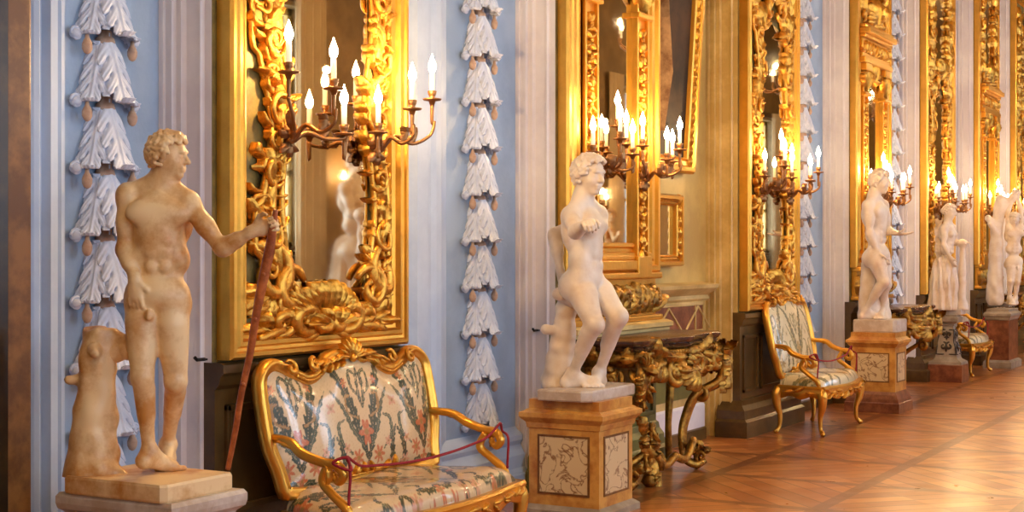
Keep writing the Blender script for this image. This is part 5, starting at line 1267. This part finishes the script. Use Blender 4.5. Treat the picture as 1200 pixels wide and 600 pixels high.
q = pbox(76, 192, 274, 3.62); slab(r, P, q[0], q[1], q[2], q[3], H1, H1 + .066, .02, MARB_A)
# the staff he holds
b_ = P(267, 553, .10); b_[2] = g; t_ = P(324, 246, -.10)
Mw = Matrix.Translation((P.X, P.Y, P.bz)) @ Matrix.Rotation(P.rz, 4, 'Z'); A_ = Mw @ Vector(b_); B_ = Mw @ Vector(t_)
bm = bmesh.new(); stube(bm, [A_ + (B_ - A_) * k + Vector((.004 * math.sin(k * 17), 0, 0)) for k in (0, .15, .3, .45, .6, .72, .84, .93, 1)], [.010, .012, .013, .014, .016, .019, .020, .015, .009], 50, 9)
for k in (.33, .58, .75): stube(bm, [A_ + (B_ - A_) * k, A_ + (B_ - A_) * (k + .012) + Vector((-.02, -.012, .0))], [.012, .006], 6, 6)
tag(obj('wooden_staff', bm, STAFF, None, True), 'knotty red-brown wooden staff standing on the marble slab in the fist of the statue', 'staff')
# 2: lunging athlete pointing at us
cx_, cy_ = centre(P2); P = Pose(cx_, cy_, H2); r = statue_root(P, 'marble_statue', 'pale marble nude athlete lunging with one arm stretched out to point along the hall')
g = .062
J = dict(head=P(691, 202, -.02), neck=P(683, 236, .0), shB=P(669, 253, -.10), shA=P(701, 252, .10), waist=P(686, 301, .0), hipB=P(676, 334, -.07), hipA=P(693, 333, .07),
         kneeB=P(697, 381, -.20), ankB=P(670, 439, -.06), kneeA=P(725, 372, -.10), ankA=P(702, 437, .06), elB=P(674, 272, -.34), wrB=P(686, 262, -.56), elA=P(650, 274, .12), wrA=P(657, 320, .04))
S = Solid()
figure(S, J, .98, (.88, -.48, .05), (.93, -.36, 0), (.66, -.74, -.08), (.02, 0, 1),
       [('wrB', (.1, -1, .12), (.25, .1, -1), (1, .2, .2), 1.0, .006), ('wrA', (.15, -.1, -1), (.8, .3, .0), (.1, -1, 0), .7, .01)],
       [P(686, 458, -.24), P(750, 444, .0)], (g, g), hs=1.02)
S.cap(P(672, 352, .03), P(664, 350, .06), .05, .05, .03)
stone('body', S, .0058, MARB_B, r)
stone('hair', curls(J['head'], (.78, -.60, -.08), (.02, 0, 1), 1.0, 4), .0042, MARB_B, r)
S = Solid(); S.chain([P(664, 352, .07), P(660, 395, .09), P(654, 450, .09)], [.058, .075, .105], .02); S.cap(P(656, 345, -.01), P(670, 344, .05), .042, .045, .01)
S.cap(P(640, 386, .05), P(650, 386, .05), .03, .03, .01); S.cap(P(646, 452, .03), P(668, 456, .0), .05, .03, .03)
stone('tree_stump', S, .0075, MARB_B, r, lump(.005, 34, 5), g - .012)
q = pbox(630, 690, 745.6, 3.655); slab(r, P, q[0], q[1], q[2], q[3], H2, H2 + .064, .05, SLAB)
# 3: youth leaning on a trunk
cx_, cy_ = centre(P3); P = Pose(cx_, cy_, H3); r = statue_root(P, 'marble_statue', 'marble nude youth leaning on a trunk with one open hand held out'); g = .118
J = dict(head=P(1031, 211, -.02), neck=P(1024, 231, .0), shB=P(1017, 241, -.10), shA=P(1035, 241, .12), waist=P(1026, 275, .0), hipB=P(1024, 301, -.07), hipA=P(1033, 301, .06),
         kneeB=P(1036, 331, -.14), ankB=P(1014, 364, -.02), kneeA=P(1038, 334, .0), ankA=P(1033, 364, .08), elB=P(1019, 273, -.14), wrB=P(1029, 297, -.12), elA=P(1040, 270, .06), wrA=P(1049, 273, -.04))
S = Solid()
figure(S, J, .97, (.8, -.6, .03), (.8, -.6, 0), (.88, -.45, -.15), (.1, 0, 1),
       [('wrB', (.25, -.1, -1), (.8, .4, .1), (.2, -1, 0), .5, .01), ('wrA', (1, -.2, -.12), (0, .1, 1), (.0, -1, 0), .2, .018)], [P(1030, 378, -.10), P(1052, 374, .0)], (g, g))
stone('body', S, .008, MARB_B, r); stone('hair', curls(J['head'], (.88, -.45, -.15), (.1, 0, 1), .97, 6), .007, MARB_B, r)
S = Solid(); S.chain([P(1018, 303, .10), P(1018, 330, .11), P(1019, 372, .10)], [.07, .08, .11], .02); S.cap(P(1030, 330, .12), P(1034, 372, .12), .06, .09, .04)
stone('tree_stump', S, .01, MARB_B, r, lump(.006, 30, 6), g - .012)
q = pbox(1000, 1050, 1063, 3.63); slab(r, P, q[0], q[1], q[2], q[3], H3, H3 + .12, .03, SLAB)
# 4: half-draped woman by a stand
cx_, cy_ = centre(P4); P = Pose(cx_, cy_, H4); r = statue_root(P, 'marble_statue', 'marble woman draped below the hips beside a slender stand on the tapering pedestal'); g = .062
J = dict(head=P(1113, 247, -.02), neck=P(1111, 261, .0), shB=P(1106, 267, -.08), shA=P(1116, 267, .10), waist=P(1110, 291, .0), hipB=P(1107, 311, -.06), hipA=P(1113, 311, .05),
         kneeB=P(1108, 336, -.12), ankB=P(1102, 356, -.08), kneeA=P(1112, 336, -.03), ankA=P(1110, 356, .04), elB=P(1106, 287, -.12), wrB=P(1114, 303, -.14), elA=P(1120, 285, .06), wrA=P(1126, 283, .0))
S = Solid()
figure(S, J, .78, (.75, -.65, .03), (.8, -.6, 0), (.85, -.5, -.25), (.15, 0, 1),
       [('wrB', (.35, -.2, -1), (.8, .4, .1), (.2, -1, 0), .5, .01), ('wrA', (1, -.2, -.1), (0, .1, -1), (.0, -1, 0), .3, .012)], [P(1112, 362, -.12), P(1120, 362, .0)], (g, g), female=True, sex=False)
stone('body', S, .009, MARB_B, r)
H = curls(J['head'], (.85, -.5, -.25), (.15, 0, 1), .78, 8, 120); H.ell(J['head'] + np.array([-.07, .02, .0]), (.04, .04, .035), None, .01); stone('hair', H, .007, MARB_B, r)
S = Solid(); c0 = P(1107, 311, .0); c1 = P(1104, 358, .0)
S.cap(c0, c0 * .5 + c1 * .5, .125, .15, .04); S.cap(c0 * .5 + c1 * .5, c1, .15, .17, .04); S.cap(P(1101, 306, -.08), P(1116, 310, -.10), .035, .03, .02); S.cap(P(1098, 312, -.06), P(1096, 350, -.04), .04, .05, .03)
fold = lambda x, y, z: .016 * np.sin(11 * np.arctan2(y - c1[1], x - c1[0]) + 4 * z) + .005 * np.sin(23 * np.arctan2(y, x) - 9 * z)
stone('drapery', S, .009, MARB_B, r, fold, g - .01)
S = Solid(); a = P(1128, 286, .0); b = P(1127, 358, .0)
S.cap(a, a - np.array([0, 0, .05]), .06, .035, .01); S.chain([a - np.array([0, 0, .05]), a * .5 + b * .5, b], [.032, .045, .055], .01); S.cap(b, b - np.array([0, 0, .02]), .075, .08, .01)
stone('slender_stand', S, .009, MARB_B, r, lump(.004, 30, 9), g - .01)
q = pbox(1092, 1126, 1132, 3.84); slab(r, P, q[0], q[1], q[2], q[3], H4, H4 + .064, 0, SLAB)
# 5: bound figure hanging from a tree
cx_, cy_ = centre(P5); P = Pose(cx_, cy_, H5); r = statue_root(P, 'marble_statue', 'marble nude figure with both arms tied overhead to a tall tree trunk'); g = .05
J = dict(head=P(1189, 256, -.04), neck=P(1188, 266, .0), shB=P(1182, 267, .0), shA=P(1196, 267, .0), waist=P(1188, 291, .0), hipB=P(1185, 309, .0), hipA=P(1192, 309, .0),
         kneeB=P(1184, 330, -.06), ankB=P(1183, 349, .0), kneeA=P(1192, 330, -.06), ankA=P(1190, 349, .0), elB=P(1181, 248, .02), wrB=P(1187, 231, .02), elA=P(1197, 248, .02), wrA=P(1192, 231, .02))
S = Solid()
figure(S, J, .80, (.1, -1, .03), (.1, -1, 0), (-.2, -1, -.5), (0, -.2, 1), [('wrB', (.2, -.1, 1), (0, -1, 0), (1, 0, 0), .8, .01), ('wrA', (-.2, -.1, 1), (0, -1, 0), (-1, 0, 0), .8, .01)], [P(1182, 356, -.2), P(1191, 356, -.2)], (g, g))
stone('body', S, .009, MARB_B, r); stone('hair', curls(J['head'], (-.2, -1, -.5), (0, -.2, 1), .80, 9, 110), .007, MARB_B, r)
S = Solid(); S.chain([P(1173, 235, .06), P(1168, 265, .06), P(1167, 300, .05), P(1166, 350, .04)], [.075, .08, .09, .12], .02); S.cap(P(1168, 268, .05), P(1158, 256, .0), .06, .045, .02); S.cap(P(1176, 245, .06), P(1192, 226, .05), .07, .05, .03); S.cap(P(1168, 275, .0), P(1160, 262, -.06), .05, .03, .02)
stone('tree_trunk', S, .011, MARB_B, r, lump(.006, 24, 12), g - .01)
q = pbox(1157, 1182, 1194, 3.90); slab(r, P, q[0], q[1], q[2], q[3], H5, H5 + .055, 0, GREYM)
# statues by the windows opposite, seen in the mirror glass
sts = [o for o in bpy.data.objects if o.name.startswith('marble_statue') and o.parent is None]
peds = [o for o in bpy.data.objects if o.name.startswith('pedestal') and o.parent is None]
for src, psrc, x, y, sc, rz, lab in ((sts[3], peds[1], 12.9, -.75, 1.5, 2.2, 'draped marble woman by the windows opposite, reflected in the mirror above the sofa'), (sts[0], peds[2], 19.3, -.75, 1.05, 2.6, 'marble youth by the windows opposite, reflected behind the pointing statue')):
    p_ = dup(psrc, (x, y, 0), PI, 'marble pedestal by the windows opposite under the %s' % ('draped woman' if sc > 1.2 else 'reflected youth'))
    hh = H2 if psrc is peds[1] else H3
    dup(src, (x, y, hh), rz, lab, None, (sc, sc, sc))
